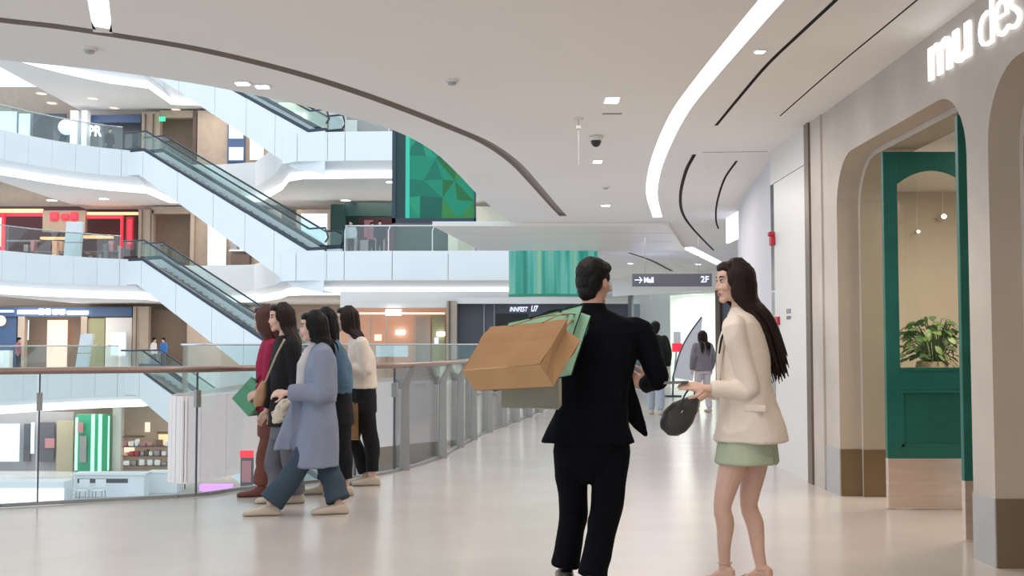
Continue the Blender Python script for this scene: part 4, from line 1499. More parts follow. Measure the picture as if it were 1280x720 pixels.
# ------------------------------------------------------------------ people
UP = Vector((0, 0, 1))
SKIN = mat('skin', (0.62, 0.36, 0.26), 0.5, spec=0.35, var=0.05, vscale=12)
SKIN_L = mat('skin_light', (0.72, 0.46, 0.36), 0.5, spec=0.35, var=0.05, vscale=12)
HAIR = mat('black_hair', (0.006, 0.005, 0.005), 0.5, spec=0.2, bump=0.35, bscale=60, stretch=(3, 3, 0.35))
HAIR_B = mat('brown_black_hair', (0.020, 0.010, 0.008), 0.5, spec=0.22, bump=0.35, bscale=60, stretch=(3, 3, 0.35))
HAIR_R = mat('red_brown_hair', (0.085, 0.030, 0.022), 0.5, spec=0.25, bump=0.35, bscale=60, stretch=(3, 3, 0.35))
EYE = mat('eye_white', (0.75, 0.73, 0.7), 0.2)
IRIS = mat('iris', (0.02, 0.012, 0.01), 0.1)
LIP = mat('lip', (0.50, 0.14, 0.12), 0.4)
LIP_M = mat('lip_pale', (0.42, 0.19, 0.15), 0.45)


def cloth(name, col, rough=0.85, bump=0.12, bscale=160, var=0.05, sheen=0.0):
    return mat(name, col, rough, spec=0.25, var=var, vscale=9, bump=bump, bscale=bscale, sheen=sheen)


def lerp(a, b, t):
    return a + (b - a) * t


def head_frame(f):
    f = Vector(f).normalized()
    r = f.cross(UP).normalized()
    u = r.cross(f).normalized()
    return r, f, u


def add_head(bm, c, fr, k=1.0):
    r, f, u = fr
    A = (r, f, u)

    def at(x, y, z):
        return c + (r * x + f * y + u * z) * k

    def el(p, rr, **kw):
        ball(bm, at(*p), tuple(v * k for v in rr), A, **kw)
    el((0, -.012, .032), (.074, .092, .084))
    el((0, .026, -.020), (.060, .062, .088))
    el((0, .058, .040), (.052, .030, .045))
    el((0, .022, -.070), (.052, .056, .036))
    el((0, .068, -.097), (.026, .022, .019))
    el((0, .078, .022), (.046, .012, .010))
    for s in (-1, 1):
        el((s * .036, .062, -.028), (.024, .024, .026))
        el((s * .078, -.008, -.008), (.010, .020, .032))
    tube(bm, [at(0, .082, .018), at(0, .091, -.008), at(0, .099, -.030), at(0, .086, -.042)], [.007 * k, .009 * k, .012 * k, .010 * k], 10)
    el((0, .095, -.033), (.015, .010, .009))
    for s in (-1, 1):
        el((s * .012, .089, -.036), (.008, .009, .007))
    el((0, .084, -.060), (.022, .011, .0065))
    el((0, .082, -.072), (.019, .011, .0075))


def add_hand(bm, w, d, n, side, curl=0.5, k=1.0, spread=0.10):
    """w wrist, d hand direction, n palm normal (fingers curl towards it), side +1/-1: where the thumb sits along d x n"""
    d = Vector(d).normalized()
    n = Vector(n)
    n = (n - d * n.dot(d)).normalized()
    t = d.cross(n).normalized() * side
    for o in (-.026, -.009, .009, .026):
        tube(bm, [w - d * .01 * k, w + d * .045 * k + t * o * .9 * k, w + d * .088 * k + t * o * k], [.017 * k, .0155 * k, .012 * k], 10)
    ball(bm, w + d * .045 * k + t * .024 * k + n * .008 * k, (.02 * k, .028 * k, .015 * k), (t, d, n))
    ln = [(.027, .072), (.009, .081), (-.009, .075), (-.026, .058)]
    for i, (o, L) in enumerate(ln):
        p = w + d * .086 * k + t * o * k
        dd = (d + t * o * spread * 20).normalized()
        pts = [(p, .0098 * k)]
        ang = 0
        for s_, frac in enumerate((.45, .32, .23)):
            ang += curl * (0.7 + .25 * s_ + .08 * i)
            v = dd * math.cos(ang) + n * math.sin(ang)
            p = p + v * L * frac * k
            pts.append((p, (.0090, .0082, .0070)[s_] * k))
        for (a, ra), (b, rb) in zip(pts, pts[1:]):
            tube(bm, [a, b], [ra, rb], 8)
            ball(bm, b, rb, seg=8, rings=6)
    p0 = w + d * .025 * k + t * .03 * k
    p1 = p0 + (d * .6 + t * .62 + n * .35).normalized() * .038 * k
    p2 = p1 + (d * .85 + t * .25 + n * .45).normalized() * .030 * k
    p3 = p2 + (d * .9 - t * .05 + n * .45).normalized() * .024 * k
    for a, b, ra, rb in ((p0, p1, .014, .011), (p1, p2, .011, .0098), (p2, p3, .0098, .0078)):
        tube(bm, [a, b], [ra * k, rb * k], 8)
        ball(bm, b, rb * k, seg=8, rings=6)


def add_foot(bm, an, td, z0, L=.235, k=1.0, heel=0.0):
    td = Vector((td[0], td[1], 0)).normalized()
    sd = td.cross(UP)
    g = Vector((an.x, an.y, 0))
    st = []
    for s, w, h, lift in ((-.055, .018, .05, heel), (-.035, .028, .065, heel), (.0, .032, .075, heel * .9), (.05, .036, .062, heel * .55), (.10, .041, .045, heel * .15), (.14, .042, .034, 0), (.165, .034, .026, 0), (.18, .014, .014, 0)):
        st.append((g + td * s * k * L / .235 + UP * (z0 + lift + h * k * .5), w * k, h * k * .5))
    loft(bm, st, sd, UP, 14, 2.6)
    tube(bm, [an, g + UP * (z0 + heel + .05)], [.034 * k, .034 * k], 10)


def shoe_mesh(an, td, z0, k=1.0, L=.27, voxel=.007, collar=.09):
    bm = bmesh.new()
    td = Vector((td[0], td[1], 0)).normalized()
    sd = td.cross(UP)
    g = Vector((an.x, an.y, 0))
    st = []
    for s, w, h in ((-.075, .020, .05), (-.062, .034, .08), (-.01, .042, collar), (.04, .044, .082), (.09, .048, .062), (.14, .049, .052), (.175, .040, .045), (.198, .018, .030)):
        st.append((g + td * s * k * L / .27 + UP * (z0 + h * k * .5), w * k, h * k * .5))
    loft(bm, st, sd, UP, 16, 3.0)
    return sculpt(bm, voxel, 2)


def person(name, label, J, sex='f', voxel=.006, skin=SKIN_L, lip=LIP, group=None, face=True, bare_feet=True, heel=0.0, k=1.0, hands=None):
    """J: joints; returns the root Empty. The body is one continuous surface."""
    gz = J.get('ground', 0.0)
    root = empty(name, (J['hip'].x, J['hip'].y, gz), label, 'person', group)
    m = sex == 'm'
    bm = bmesh.new()
    fr = head_frame(J['headf'])
    J['frame'] = fr
    add_head(bm, J['head'], fr, k)
    tube(bm, [J['head'] - fr[2] * .05 * k - fr[1] * .02 * k, lerp(J['head'], J['neck'], .65) - fr[1] * .008, J['neck'] - UP * .03], [(.056 if m else .047) * k, (.056 if m else .045) * k, (.075 if m else .06) * k], 14)
    lat, fwd = J['lat'], J['fwd']
    a, b = (1.12, 1.1) if m else (1, 1)
    loft(bm, [(J['hip'] - UP * .10 * k, .10 * a * k, .07 * b * k), (J['hip'], .145 * a * k, .092 * b * k), (J['waist'], .105 * a * k, .078 * b * k), (J['chest'], .13 * a * k, .088 * b * k),
              (lerp(J['chest'], J['neck'], .7), .125 * a * k, .062 * b * k), (J['neck'], .05 * k, .045 * k)], lat, fwd, 20)
    for i in (0, 1):
        s, e, w = J['sh'][i], J['el'][i], J['wr'][i]
        chain(bm, [(lerp(s, J['neck'], .35) - UP * .03, .038 * k), (s, .046 * a * k), (lerp(s, e, .5), .041 * a * k), (e, .034 * a * k), (lerp(e, w, .35), .034 * a * k), (w, .023 * a * k)], 3, 12)
        if J.get('hand') and J['hand'][i]:
            add_hand(bm, w, *J['hand'][i], k=k * (1.06 if m else .95))
        h, kn, an = J['hp'][i], J['kn'][i], J['an'][i]
        calf = lerp(kn, an, .3) - J['fwd'] * .012
        chain(bm, [(h, .080 * k), (lerp(h, kn, .45), .070 * k), (kn, .049 * k), (calf, .050 * k), (lerp(kn, an, .7), .036 * k), (an, .030 * k)], 3, 14)
        add_foot(bm, an, J['toe'][i], J['gz'][i] if 'gz' in J else gz, heel=heel, k=k)
    obj('body', sculpt(bm, voxel, 2), skin, root)
    if face:
        r, f, u = fr
        c = J['head']

        def at(x, y, z):
            return c + (r * x + f * y + u * z) * k
        for s in (-1, 1):
            bm = bmesh.new()
            ball(bm, at(s * .031, .076, .004), (.0135 * k, .0105 * k, .0062 * k), (r, f, u))
            eo = obj('eye', bm, EYE, root, smooth=True)
            bm = bmesh.new()
            ball(bm, at(s * .031, .0835, .004), (.0078 * k, .005 * k, .0068 * k), (r, f, u))
            obj('iris', bm, IRIS, eo, smooth=True)
            bm = bmesh.new()
            tube(bm, [at(s * .016, .088, .026), at(s * .034, .086, .031), at(s * .052, .074, .027)], [.003 * k, .0038 * k, .002 * k], 6)
            obj('eyebrow', bm, HAIR, root, smooth=True)
            bm = bmesh.new()
            tube(bm, [at(s * .017, .085, .010), at(s * .031, .088, .0135), at(s * .047, .079, .009)], [.0015 * k, .002 * k, .0015 * k], 5)
            obj('eyelash', bm, HAIR, root, smooth=True)
        bm = bmesh.new()
        ball(bm, at(0, .0885, -.0605), (.021 * k, .009 * k, .005 * k), (r, f, u))
        ball(bm, at(0, .0865, -.0705), (.018 * k, .009 * k, .006 * k), (r, f, u))
        obj('lips', bm, lip, root, smooth=True)
    return root


def garment(root, name, bm, m, voxel=.008, smooth=3, folds=.004, fscale=(11, 11, 5), seed=1):
    return obj(name, sculpt(bm, voxel, smooth, folds, fscale, seed), m, root)


def leg_cover(bm, J, i, rs, end=.96):
    h, kn, an = J['hp'][i], J['kn'][i], J['an'][i]
    calf = lerp(kn, an, .3) - J['fwd'] * .012
    pts = catmull([h, lerp(h, kn, .45), kn, calf, lerp(kn, an, .7), lerp(kn, an, end)], 3)
    rr = list(np.interp(np.linspace(0, 1, len(pts)), np.linspace(0, 1, 6), rs))
    tube(bm, pts, [float(v) for v in rr], 16)
    ball(bm, h, rs[0] * .98)


def sleeve_cover(bm, J, i, rs, end=.90):
    s, e, w = J['sh'][i], J['el'][i], J['wr'][i]
    pts = catmull([lerp(s, J['neck'], .35) - UP * .03, s, lerp(s, e, .5), e, lerp(e, w, .35), lerp(e, w, end)], 3)
    rr = list(np.interp(np.linspace(0, 1, len(pts)), np.linspace(0, 1, 6), rs))
    tube(bm, pts, [float(v) for v in rr], 16)
    ball(bm, pts[0], rs[0] * .98)


def short_hair(root, J, m, k=1.0, voxel=.006):
    r, f, u = J['frame']
    c = J['head']
    bm = bmesh.new()
    A = (r, f, u)

    def el(p, rr):
        ball(bm, c + (r * p[0] + f * p[1] + u * p[2]) * k, tuple(v * k for v in rr), A)
    el((0, -.022, .050), (.089, .098, .091))
    el((0, -.058, -.050), (.062, .045, .060))
    el((0, -.047, .005), (.083, .066, .088))
    el((0, .052, .082), (.066, .046, .042))
    for s in (-1, 1):
        el((s * .064, .0, .03), (.019, .050, .036))
    rnd = random.Random(5)
    for i in range(60):
        a, e = rnd.uniform(-math.pi, math.pi), rnd.uniform(.15, 1.35)
        d = Vector((math.sin(a) * math.cos(e), -math.cos(a) * math.cos(e), math.sin(e)))
        if d.y > .55 and d.z < .55:
            continue
        p = Vector((d.x * .082, -.020 + d.y * .090, .045 + d.z * .084))
        q = p + Vector((d.x * .006 + rnd.uniform(-.010, .010), d.y * .006 + .016, d.z * .006 - .008))
        tube(bm, [c + (r * p.x + f * p.y + u * p.z) * k, c + (r * q.x + f * q.y + u * q.z) * k], [.013 * k, .006 * k], 6)
    return obj('hair', sculpt(bm, voxel, 2, .003, (70, 70, 30), 4), m, root)


def long_hair(root, J, m, mid, end, k=1.0, n=60, width=.10, seed=1, depth=.5, front=0.0, tip=.35, rad=.016, side=None, voxel=.007):
    """cap on the skull plus many locks falling through mid to end (world points)"""
    r, f, u = J['frame']
    c = J['head']
    rnd = random.Random(seed)
    bm = bmesh.new()

    def at(x, y, z):
        return c + (r * x + f * y + u * z) * k
    A = (r, f, u)
    ball(bm, at(0, -.020, .042), (.086 * k, .094 * k, .086 * k), A)
    ball(bm, at(0, -.05, -.02), (.078 * k, .062 * k, .10 * k), A)
    ball(bm, at(0, .045, .078), (.060 * k, .044 * k, .036 * k), A)
    for s in (-1, 1):
        ball(bm, at(s * .068, .012, .015), (.020 * k, .050 * k, .060 * k), A)
        ball(bm, at(s * .072, -.01, -.05), (.020 * k, .042 * k, .070 * k), A)
    cap = sculpt(bm, voxel, 3, .0025, (60, 60, 14), seed)
    bm = bmesh.new()
    bm.from_mesh(cap)
    for i in range(n):
        a = rnd.uniform(-1, 1) * 2.05
        if i < 10:
            a = (1 if i % 2 else -1) * rnd.uniform(1.7, 2.25 + front)
        sx, sy = math.sin(a), -math.cos(a)
        p0 = at(sx * .03, -.02 + sy * .03, .128)
        p1 = at(sx * .084, -.020 + sy * .09, .06)
        p2 = at(sx * .092, -.022 + sy * .096, -.02)
        p3 = at(sx * .088, -.030 + sy * .090, -.10)
        sp = r * (sx * width) + f * (sy * width * depth)
        jit = Vector((rnd.gauss(0, 1), rnd.gauss(0, 1), rnd.gauss(0, 1))) * .012
        q1 = mid + sp * .9 + jit
        q2 = end + sp * tip + jit * 1.4 + UP * rnd.uniform(-.05, .09)
        R = rad * rnd.uniform(.75, 1.25) * k
        tube(bm, catmull([p0, p1, p2, p3, q1, q2], 4), [R * v for v in ([.5] * 4 + [.8] * 4 + [1] * 8 + [.9, .8, .65, .45, .18])], 6, flat=.6, flat_axis=r * sx + f * sy)
    me = bpy.data.meshes.new('hair')
    bm.to_mesh(me)
    bm.free()
    return obj('hair', me, m, root, smooth=True)


def rightof(f):
    return Vector((f[1], -f[0], 0)).normalized()


# ---------- the man in the black suit
D = 6.14


def P(x, y, dd=0.0):
    return W(x, y, D + dd)


fw = Vector((.12, .99, 0)).normalized()
J = dict(head=P(743, 353, .02), headf=(.66, .75, -.06), neck=P(741, 391, 0), chest=P(748, 440, 0), waist=P(743, 505, 0), hip=P(739, 556, 0), lat=rightof(fw), fwd=fw,
         sh=[P(700, 412, .03), P(800, 415, 0)], el=[P(676, 468, .14), P(823, 472, .0)], wr=[P(708, 420, .27), P(806, 482, .20)],
         hand=[((.2, .1, .9), (.5, -.8, 0), 1, .9), ((-.45, .75, .35), (-.6, -.3, .3), 1, .75)],
         hp=[P(714, 562, 0), P(764, 562, 0)], kn=[P(717, 640, .10), P(757, 640, .0)], an=[P(707, 702, .10), P(741, 716, -.12)], toe=[(.0, 1), (.05, 1)], gz=[0.03, 0.0])
man = person('person', 'man in a black suit seen from behind with paper bags over his shoulder', J, 'm', .0055, SKIN, LIP_M)
short_hair(man, J, HAIR)
SUIT = mat('black_suit', (0.004, 0.0045, 0.007), .85, spec=0.08, var=.05, vscale=9, bump=.1, bscale=200)
la, fo = J['lat'], J['fwd']
bm = bmesh.new()
loft(bm, [(P(742, 385, .0), .062, .056), (P(745, 394, 0), .13, .078), (P(749, 403, 0), .20, .10), (P(750, 416, 0), .225, .118), (P(749, 445, 0), .208, .128), (P(745, 480, 0), .188, .128),
          (P(741, 506, 0), .188, .128), (P(737, 530, 0), .218, .135), (P(735, 553, 0), .255, .14)], la, fo, 28, 2.3)
sleeve_cover(bm, J, 0, (0.072, 0.074, 0.066, 0.058, 0.052, 0.045))
sleeve_cover(bm, J, 1, (0.070, 0.072, 0.064, 0.058, 0.052, 0.044))
# tail of the open front swinging out on the right
st = []
for x, y, dd, w, t in ((776, 470, .05, .06, .05), (783, 495, .08, .055, .035), (790, 515, .10, .055, .025), (799, 532, .12, .035, .018), (808, 545, .13, .010, .010)):
    st.append((P(x, y, dd), w, t))
loft(bm, st, Vector((.9, 0, .42)), Vector((0, 1, 0)), 14, 2.2)
garment(man, 'jacket', bm, SUIT, .0075, 3, .0055, (10, 10, 5), 2)
bm = bmesh.new()
loft(bm, [(P(741, 379, .0), .068, .066), (P(741, 385, .0), .076, .073), (P(742, 392, .0), .10, .08), (P(743, 396, .0), .11, .08)], la, fo, 24, 2)
garment(man, 'collar', bm, SUIT, .006, 2, 0)
bm = bmesh.new()
loft(bm, [(P(739, 520, 0), .165, .115), (P(739, 556, 0), .185, .128), (P(738, 575, 0), .18, .112), (P(738, 592, 0), .15, .08), (P(738, 605, 0), .10, .045)], la, fo, 24, 2.3)
leg_cover(bm, J, 0, (0.098, 0.09, 0.081, 0.076, 0.073, 0.074), 1.10)
leg_cover(bm, J, 1, (0.102, 0.096, 0.086, 0.08, 0.076, 0.076), 1.06)
garment(man, 'trousers', bm, SUIT, .0075, 3, .006, (10, 10, 6), 5)
LEATHER = mat('black_leather', (0.010, 0.009, 0.009), 0.3, spec=0.6)
for i in (0, 1):
    obj('shoe', shoe_mesh(J['an'][i], J['toe'][i], J['gz'][i] - (.0 if i else .02), 1.08, .30), LEATHER, man)


# ---------- paper bags over his shoulder
def ortho(a, b, third_len, a_len=None, b_len=None):
    a, b = Vector(a), Vector(b)
    al, bl = a_len or a.length, b_len or b.length
    a = a.normalized()
    b = (b - a * b.dot(a)).normalized()
    return a * al, b * bl, a.cross(b) * third_len


def carrier(name, label, o, a, b, t, m, handle_m, open_side, edge_m=None, handle_to=None, group=None):
    """o corner; a across, b from mouth to bottom, t thickness; open at the b=0 side, folded gussets"""
    root = empty(name, o, label, 'bag', group)
    th = .004
    tn = t.normalized()
    an_, bn = a.normalized(), b.normalized()
    # two broad faces with a fold crease, pinched a little
    for k_, nm in ((0, 'front_face'), (1, 'back_face')):
        oo = o + t * k_
        bm = bmesh.new()
        nx, ny = 12, 10
        g = []
        for iy in range(ny + 1):
            row = []
            for ix in range(nx + 1):
                x, y = ix / nx, iy / ny
                dent = .012 * math.sin(math.pi * x) * math.sin(math.pi * y) * (1 if k_ else -1) * -1
                fold = .006 if abs(y - .25) < .06 else 0
                sx = .010 * math.sin(3 * x + 5 * y + k_)
                row.append(bm.verts.new(oo + a * x + b * y + tn * (dent + fold * (1 if k_ else -1) + sx * .5)))
            g.append(row)
        for iy in range(ny):
            for ix in range(nx):
                bm.faces.new((g[iy][ix], g[iy][ix + 1], g[iy + 1][ix + 1], g[iy + 1][ix]))
        bmesh.ops.solidify(bm, geom=bm.faces, thickness=th)
        obj(nm, bm, m, root, smooth=False)
    # gussets with an inward fold
    for k_ in (0, 1):
        oo = o + a * k_
        inn = a.normalized() * (.035 if not k_ else -.035)
        bm = bmesh.new()
        p = [oo, oo + t * .5 + inn * 1.3, oo + t]
        q = [oo + b, oo + b + t * .5 + inn * .05, oo + b + t]
        mid_ = [oo + b * .55, oo + b * .55 + t * .5 + inn * .8, oo + b * .55 + t]
        v = [[bm.verts.new(x) for x in rr] for rr in (p, mid_, q)]
        for i in (0, 1):
            for j in (0, 1):
                bm.faces.new((v[i][j], v[i][j + 1], v[i + 1][j + 1], v[i + 1][j]))
        obj('gusset', bm, m, root)
    bm = bmesh.new()
    obox(bm, o + b - bn * .004, a, t, bn * .004)
    obj('base', bm, m, root)
    if edge_m:
        bm = bmesh.new()
        for s in (o, o + a, o + t, o + a + t):
            tube(bm, [s, s + b], .0035, 5)
        for s in (o + b, o + b + t, o, o + t):
            tube(bm, [s, s + a], .0035, 5)
        obj('edging', bm, edge_m, root)
    for k_ in (0, 1):
        s = o + t * k_
        p, q = s + a * .3, s + a * .7
        if handle_to is not None:
            pts = catmull([p + b * .03, lerp(p, handle_to, .5) + UP * .02, handle_to, lerp(q, handle_to, .5) + UP * .02, q + b * .03], 5)
        else:
            pts = catmull([p + b * .03, p - b.normalized() * .08, (p + q) / 2 - b.normalized() * .11, q - b.normalized() * .08, q + b * .03], 5)
        obj('handle', tube(bmesh.new(), pts, .007, 6, flat=.4), handle_m, root, smooth=True)
    return root


KRAFT = mat('kraft_paper', (0.52, 0.31, 0.155), 0.7, spec=0.3, var=0.06, vscale=5, bump=0.05, bscale=90)
MINT = mat('mint_card', (0.33, 0.60, 0.42), 0.5, spec=0.4, var=0.04)
MINT_GREY = mat('grey_green_card', (0.56, 0.55, 0.45), 0.55, spec=0.35, var=0.04)
RIB = cloth('dark_ribbon', (0.01, 0.022, 0.016))
hand_pt = P(722, 396, .16)


def Q(x, y, d):
    return W(x, y, d)


# kraft bag: mouth towards the shoulder, folded base facing down and out
kc = Q(675, 456, 5.24)
e1 = Q(577, 463, 5.55) - kc
e2 = Q(714, 398, 5.42) - kc
a1, a2, a3 = ortho(e1, e2, 1.0)
e3 = Q(698, 486, 5.30) - kc
if a3.dot(e3) < 0:
    a3 = -a3
carrier('kraft_bag', 'big brown kraft paper bag slung behind the suited man, outermost of his bags', kc + a2, a1, -a2, a3 * .14, KRAFT, cloth('paper_cord', (0.38, 0.2, 0.09)), 0, handle_to=P(724, 394, -.18))
# mint bag between kraft bag and back: narrow right side, broad face towards the viewer
mc = Q(729, 381, 5.90)
f1 = Q(636, 402, 6.17) - mc
f2 = Q(704, 455, 5.62) - mc
b1, b2, b3 = ortho(f2, f1, 1.0)
if b3.y < 0:
    b3 = -b3
carrier('mint_bag', 'mint green carrier bag with dark edges against the suited man\'s back', mc, b2, b1, b3 * .085, MINT, RIB, 0, RIB, handle_to=P(724, 388, -.10))
gc = Q(626, 468, 5.84)
g1 = Q(698, 470, 5.78) - gc
g2 = Q(628, 500, 5.86) - gc
c1, c2, c3 = ortho(g1, g2, 1.0)
if c3.y < 0:
    c3 = -c3
carrier('grey_bag', 'grey green carrier bag hanging lowest beneath the kraft bag', gc - c2 * .6, c1, c2 * 1.9, c3 * .10, MINT_GREY, RIB, 0, None)

# ---------- the woman in the cream blazer
D = 6.2
fw = Vector((-.93, .36, 0)).normalized()
J = dict(head=P(917, 352, 0), headf=(-.98, -.16, -.06), neck=P(926, 391, 0), chest=P(931, 432, 0), waist=P(934, 490, 0), hip=P(935, 545, 0), lat=rightof(fw), fwd=fw,
         sh=[P(917, 410, -.15), P(943, 408, .15)], el=[P(936, 487, -.17), P(930, 482, .20)], wr=[P(884, 486, -.14), P(884, 492, .05)],
         hand=[((-.98, .1, .16), (0, .6, -.8), 1, .12), ((-.85, .1, -.45), (-.2, .3, -.9), -1, .95)],
         hp=[P(922, 555, -.075), P(947, 556, .075)], kn=[P(903, 632, -.06), P(936, 630, .06)], an=[P(906, 706, .0), P(953, 714, .03)], toe=[(-.8, .55), (-.75, .6)], gz=[0, 0])
lady = person('person', 'woman in a cream blazer and mint miniskirt facing the suited man', J, 'f', .0055, SKIN_L, LIP, heel=.055)
long_hair(lady, J, HAIR_B, P(951, 402, .02), P(973, 462, .02), n=120, width=.085, seed=3, front=-.1, tip=.42, rad=.017)
CREAM = cloth('cream_wool', (0.83, 0.73, 0.635), .85, .12, 180, .03)
la, fo = J['lat'], J['fwd']
bm = bmesh.new()
loft(bm, [(P(927, 389, 0), .055, .055), (P(929, 396, 0), .12, .075), (P(931, 405, 0), .175, .092), (P(932, 420, 0), .185, .11), (P(932, 445, 0), .178, .13), (P(933, 478, 0), .17, .135),
          (P(936, 508, 0), .19, .155), (P(939, 532, 0), .205, .185), (P(939, 551, 0), .215, .205)], la, fo, 28, 2.2)
sleeve_cover(bm, J, 0, (0.060, 0.064, 0.058, 0.053, 0.048, 0.042))
sleeve_cover(bm, J, 1, (0.060, 0.062, 0.056, 0.052, 0.046, 0.042))
garment(lady, 'blazer', bm, CREAM, .0075, 3, .0055, (10, 10, 5), 8)
bm = bmesh.new()
loft(bm, [(P(928, 384, 0), .060, .062), (P(928, 389, 0), .070, .072), (P(929, 396, 0), .105, .09), (P(930, 402, 0), .13, .09)], la, fo, 24, 2)
chain(bm, [(P(922, 392, -.06), .016), (P(909, 408, -.085), .018), (P(902, 428, -.09), .020), (P(899, 452, -.085), .016), (P(898, 476, -.08), .010)], 3, 10)
garment(lady, 'lapel', bm, CREAM, .006, 2, .001)
bm = bmesh.new()
obox(bm, P(930, 506, -.165), la * .0 + fo * -.12, (0, 0, -.035), -la * .018)
garment(lady, 'pocket_flap', bm, CREAM, .005, 3, .0)
bm = bmesh.new()
loft(bm, [(P(935, 522, 0), .15, .125), (P(934, 552, 0), .185, .155), (P(933, 578, 0), .21, .172)], la, fo, 28, 2.1)
SK = garment(lady, 'skirt', bm, cloth('mint_skirt', (0.44, 0.50, 0.36), .8), .0075, 2, .007, (16, 16, 2), 3)
bm = bmesh.new()
tube(bm, catmull([P(929, 390, -.055), P(914, 402, -.10), P(903, 420, -.11), P(899, 442, -.10)], 5), .006, 6)
obj('neck_cord', bm, RIB, lady, smooth=True)
STR = mat('nude_strap', (0.62, 0.42, 0.34), 0.4)
for i in (0, 1):
    an = J['an'][i]
    td = Vector((*J['toe'][i], 0)).normalized()
    sd = td.cross(UP)
    g = Vector((an.x, an.y, 0))
    so = bmesh.new()
    loft(so, [(g + td * s + UP * z, w, .005) for s, w, z in ((-.055, .024, .052), (0, .03, .045), (.05, .035, .022), (.10, .04, .006), (.15, .04, .005), (.185, .018, .005))], sd, UP, 12, 2.5)
    sh = obj('shoe', so, STR, lady)
    hb = bmesh.new()
    tube(hb, [g - td * .045 + UP * .05, g - td * .048], [.016, .007], 8)
    obj('heel', hb, STR, sh)
    sb = bmesh.new()
    tube(sb, [an + sd * (.036 * math.cos(q)) + td * (.036 * math.sin(q)) + UP * .012 for q in [2 * math.pi * v / 16 for v in range(17)]], .005, 6)
    obj('strap', sb, STR, sh, smooth=True)
    sb = bmesh.new()
    tube(sb, [g + td * .12 + sd * .042 + UP * .01, g + td * .11 + sd * .02 + UP * .052, g + td * .11 - sd * .02 + UP * .052, g + td * .12 - sd * .042 + UP * .01], .007, 6)
    obj('strap', sb, STR, sh, smooth=True)
# handbag and slim phone in her hands
D = 6.22
BAG = mat('dark_grey_leather', (0.055, 0.052, 0.048), 0.5, spec=0.4, var=0.1, vscale=12, bump=0.2, bscale=30)
hbag = empty('handbag', P(850, 520), 'dark grey slouchy handbag hanging from the woman\'s hand', 'bag')
bm = bmesh.new()
tv = (P(832, 538) - P(872, 496)).normalized()
sv = Vector((tv.z, 0, -tv.x))
loft(bm, [(P(870, 497), .020, .02), (P(863, 506), .050, .035), (P(853, 516), .078, .052), (P(844, 526), .082, .055), (P(836, 534), .066, .048), (P(831, 539), .03, .03)], sv, Vector((0, 1, 0)), 20, 2.4)
obj('pouch', sculpt(bm, .006, 3, .004, (18, 18, 18), 6), BAG, hbag)
obj('strap', tube(bmesh.new(), catmull([P(866, 503, -.03), P(868, 490, -.035), P(863, 486, -.06), P(857, 492, -.035), P(848, 512, -.04)], 5), .008, 6, flat=.5), BAG, hbag, smooth=True)
obj('clasp', tube(bmesh.new(), [P(853, 513, -.06), P(851, 516, -.063)], .006, 8), M['chrome'], hbag)
a = P(846, 477.5, -.14)
bm = bmesh.new()
obox(bm, a + Vector((-.07, -.03, -.004)), (.13, .0, .004), (0, .065, -.01), (0, 0, .008))
ph = obj('phone', bm, M['sign_grey'])
tag(ph, 'slim grey phone held flat in the blazer woman\'s outstretched hand', 'phone')

# ---------- the group of five women by the rail


def walker(spec, label, D_, skin=SKIN_L, voxel=.008):
    global D
    D = D_
    s = spec()
    s['lat'] = rightof(s['fwd'])
    return s, person('person', label, s, 'f', voxel, skin, LIP)


SNEAK = mat('beige_shoe', (0.60, 0.50, 0.40), 0.6)
JEAN = cloth('blue_jeans', (0.045, 0.068, 0.095), .85, .15, 200)
BLACKP = cloth('black_trousers', (0.010, 0.010, 0.012), .8)
L1 = Vector((-.97, -.24, 0)).normalized()

# blue coat
spec = lambda: dict(head=P(391, 408), headf=(-.96, -.24, -.10), neck=P(402, 431), chest=P(400, 462), waist=P(399, 500), hip=P(399, 540), fwd=L1,
    sh=[P(404, 442, -.15), P(397, 442, .15)], el=[P(404, 492, -.2), P(384, 492, .17)], wr=[P(358, 491, -.17), P(364, 508, .06)],
    hand=[((-.95, .1, -.05), (0, .7, -.6), 1, .5), ((-.8, 0, -.5), (0, -.3, -.9), -1, .8)],
    hp=[P(396, 545, -.07), P(401, 545, .07)], kn=[P(366, 592, -.10), P(412, 592, .0)], an=[P(338, 629, -.14), P(423, 627, -.06)], toe=[(-.98, -.15), (-.95, -.2)], gz=[0, 0])
J, A = walker(spec, 'woman in a long grey blue coat and flared jeans walking in front', 8.95)
long_hair(A, J, HAIR, P(408, 432, 0), P(409, 446, 0), n=60, width=.10, seed=5, tip=.9, rad=.017)
COAT = cloth('grey_blue_coat', (0.235, 0.265, 0.35), .9, .15, 120)
la, fo = J['lat'], J['fwd']
bm = bmesh.new()
loft(bm, [(P(402, 429), .055, .055), (P(402, 435), .13, .08), (P(402, 443), .185, .10), (P(401, 460), .195, .125), (P(400, 496), .185, .13), (P(399, 503), .178, .125), (P(398, 530), .195, .15), (P(395, 560), .205, .175), (P(393, 582), .215, .19)], la, fo, 26, 2.2)
sleeve_cover(bm, J, 0, (0.070, 0.076, 0.078, 0.078, 0.070, 0.062))
sleeve_cover(bm, J, 1, (0.070, 0.074, 0.074, 0.072, 0.064, 0.056))
loft(bm, [(P(374, 500, -.02), .05, .06), (P(366, 535, -.03), .05, .09), (P(358, 562, -.05), .03, .10)], la, fo, 14, 2.2)
garment(A, 'coat', bm, COAT, .009, 3, .008, (9, 9, 3.5), 4)
bm = bmesh.new()
st = [(P(398.5, y), .192, .138) for y in (497.5, 501.5)]
loft(bm, st, la, fo, 26, 2.2)
obj('belt', bm, COAT, A, smooth=True)
bm = bmesh.new()
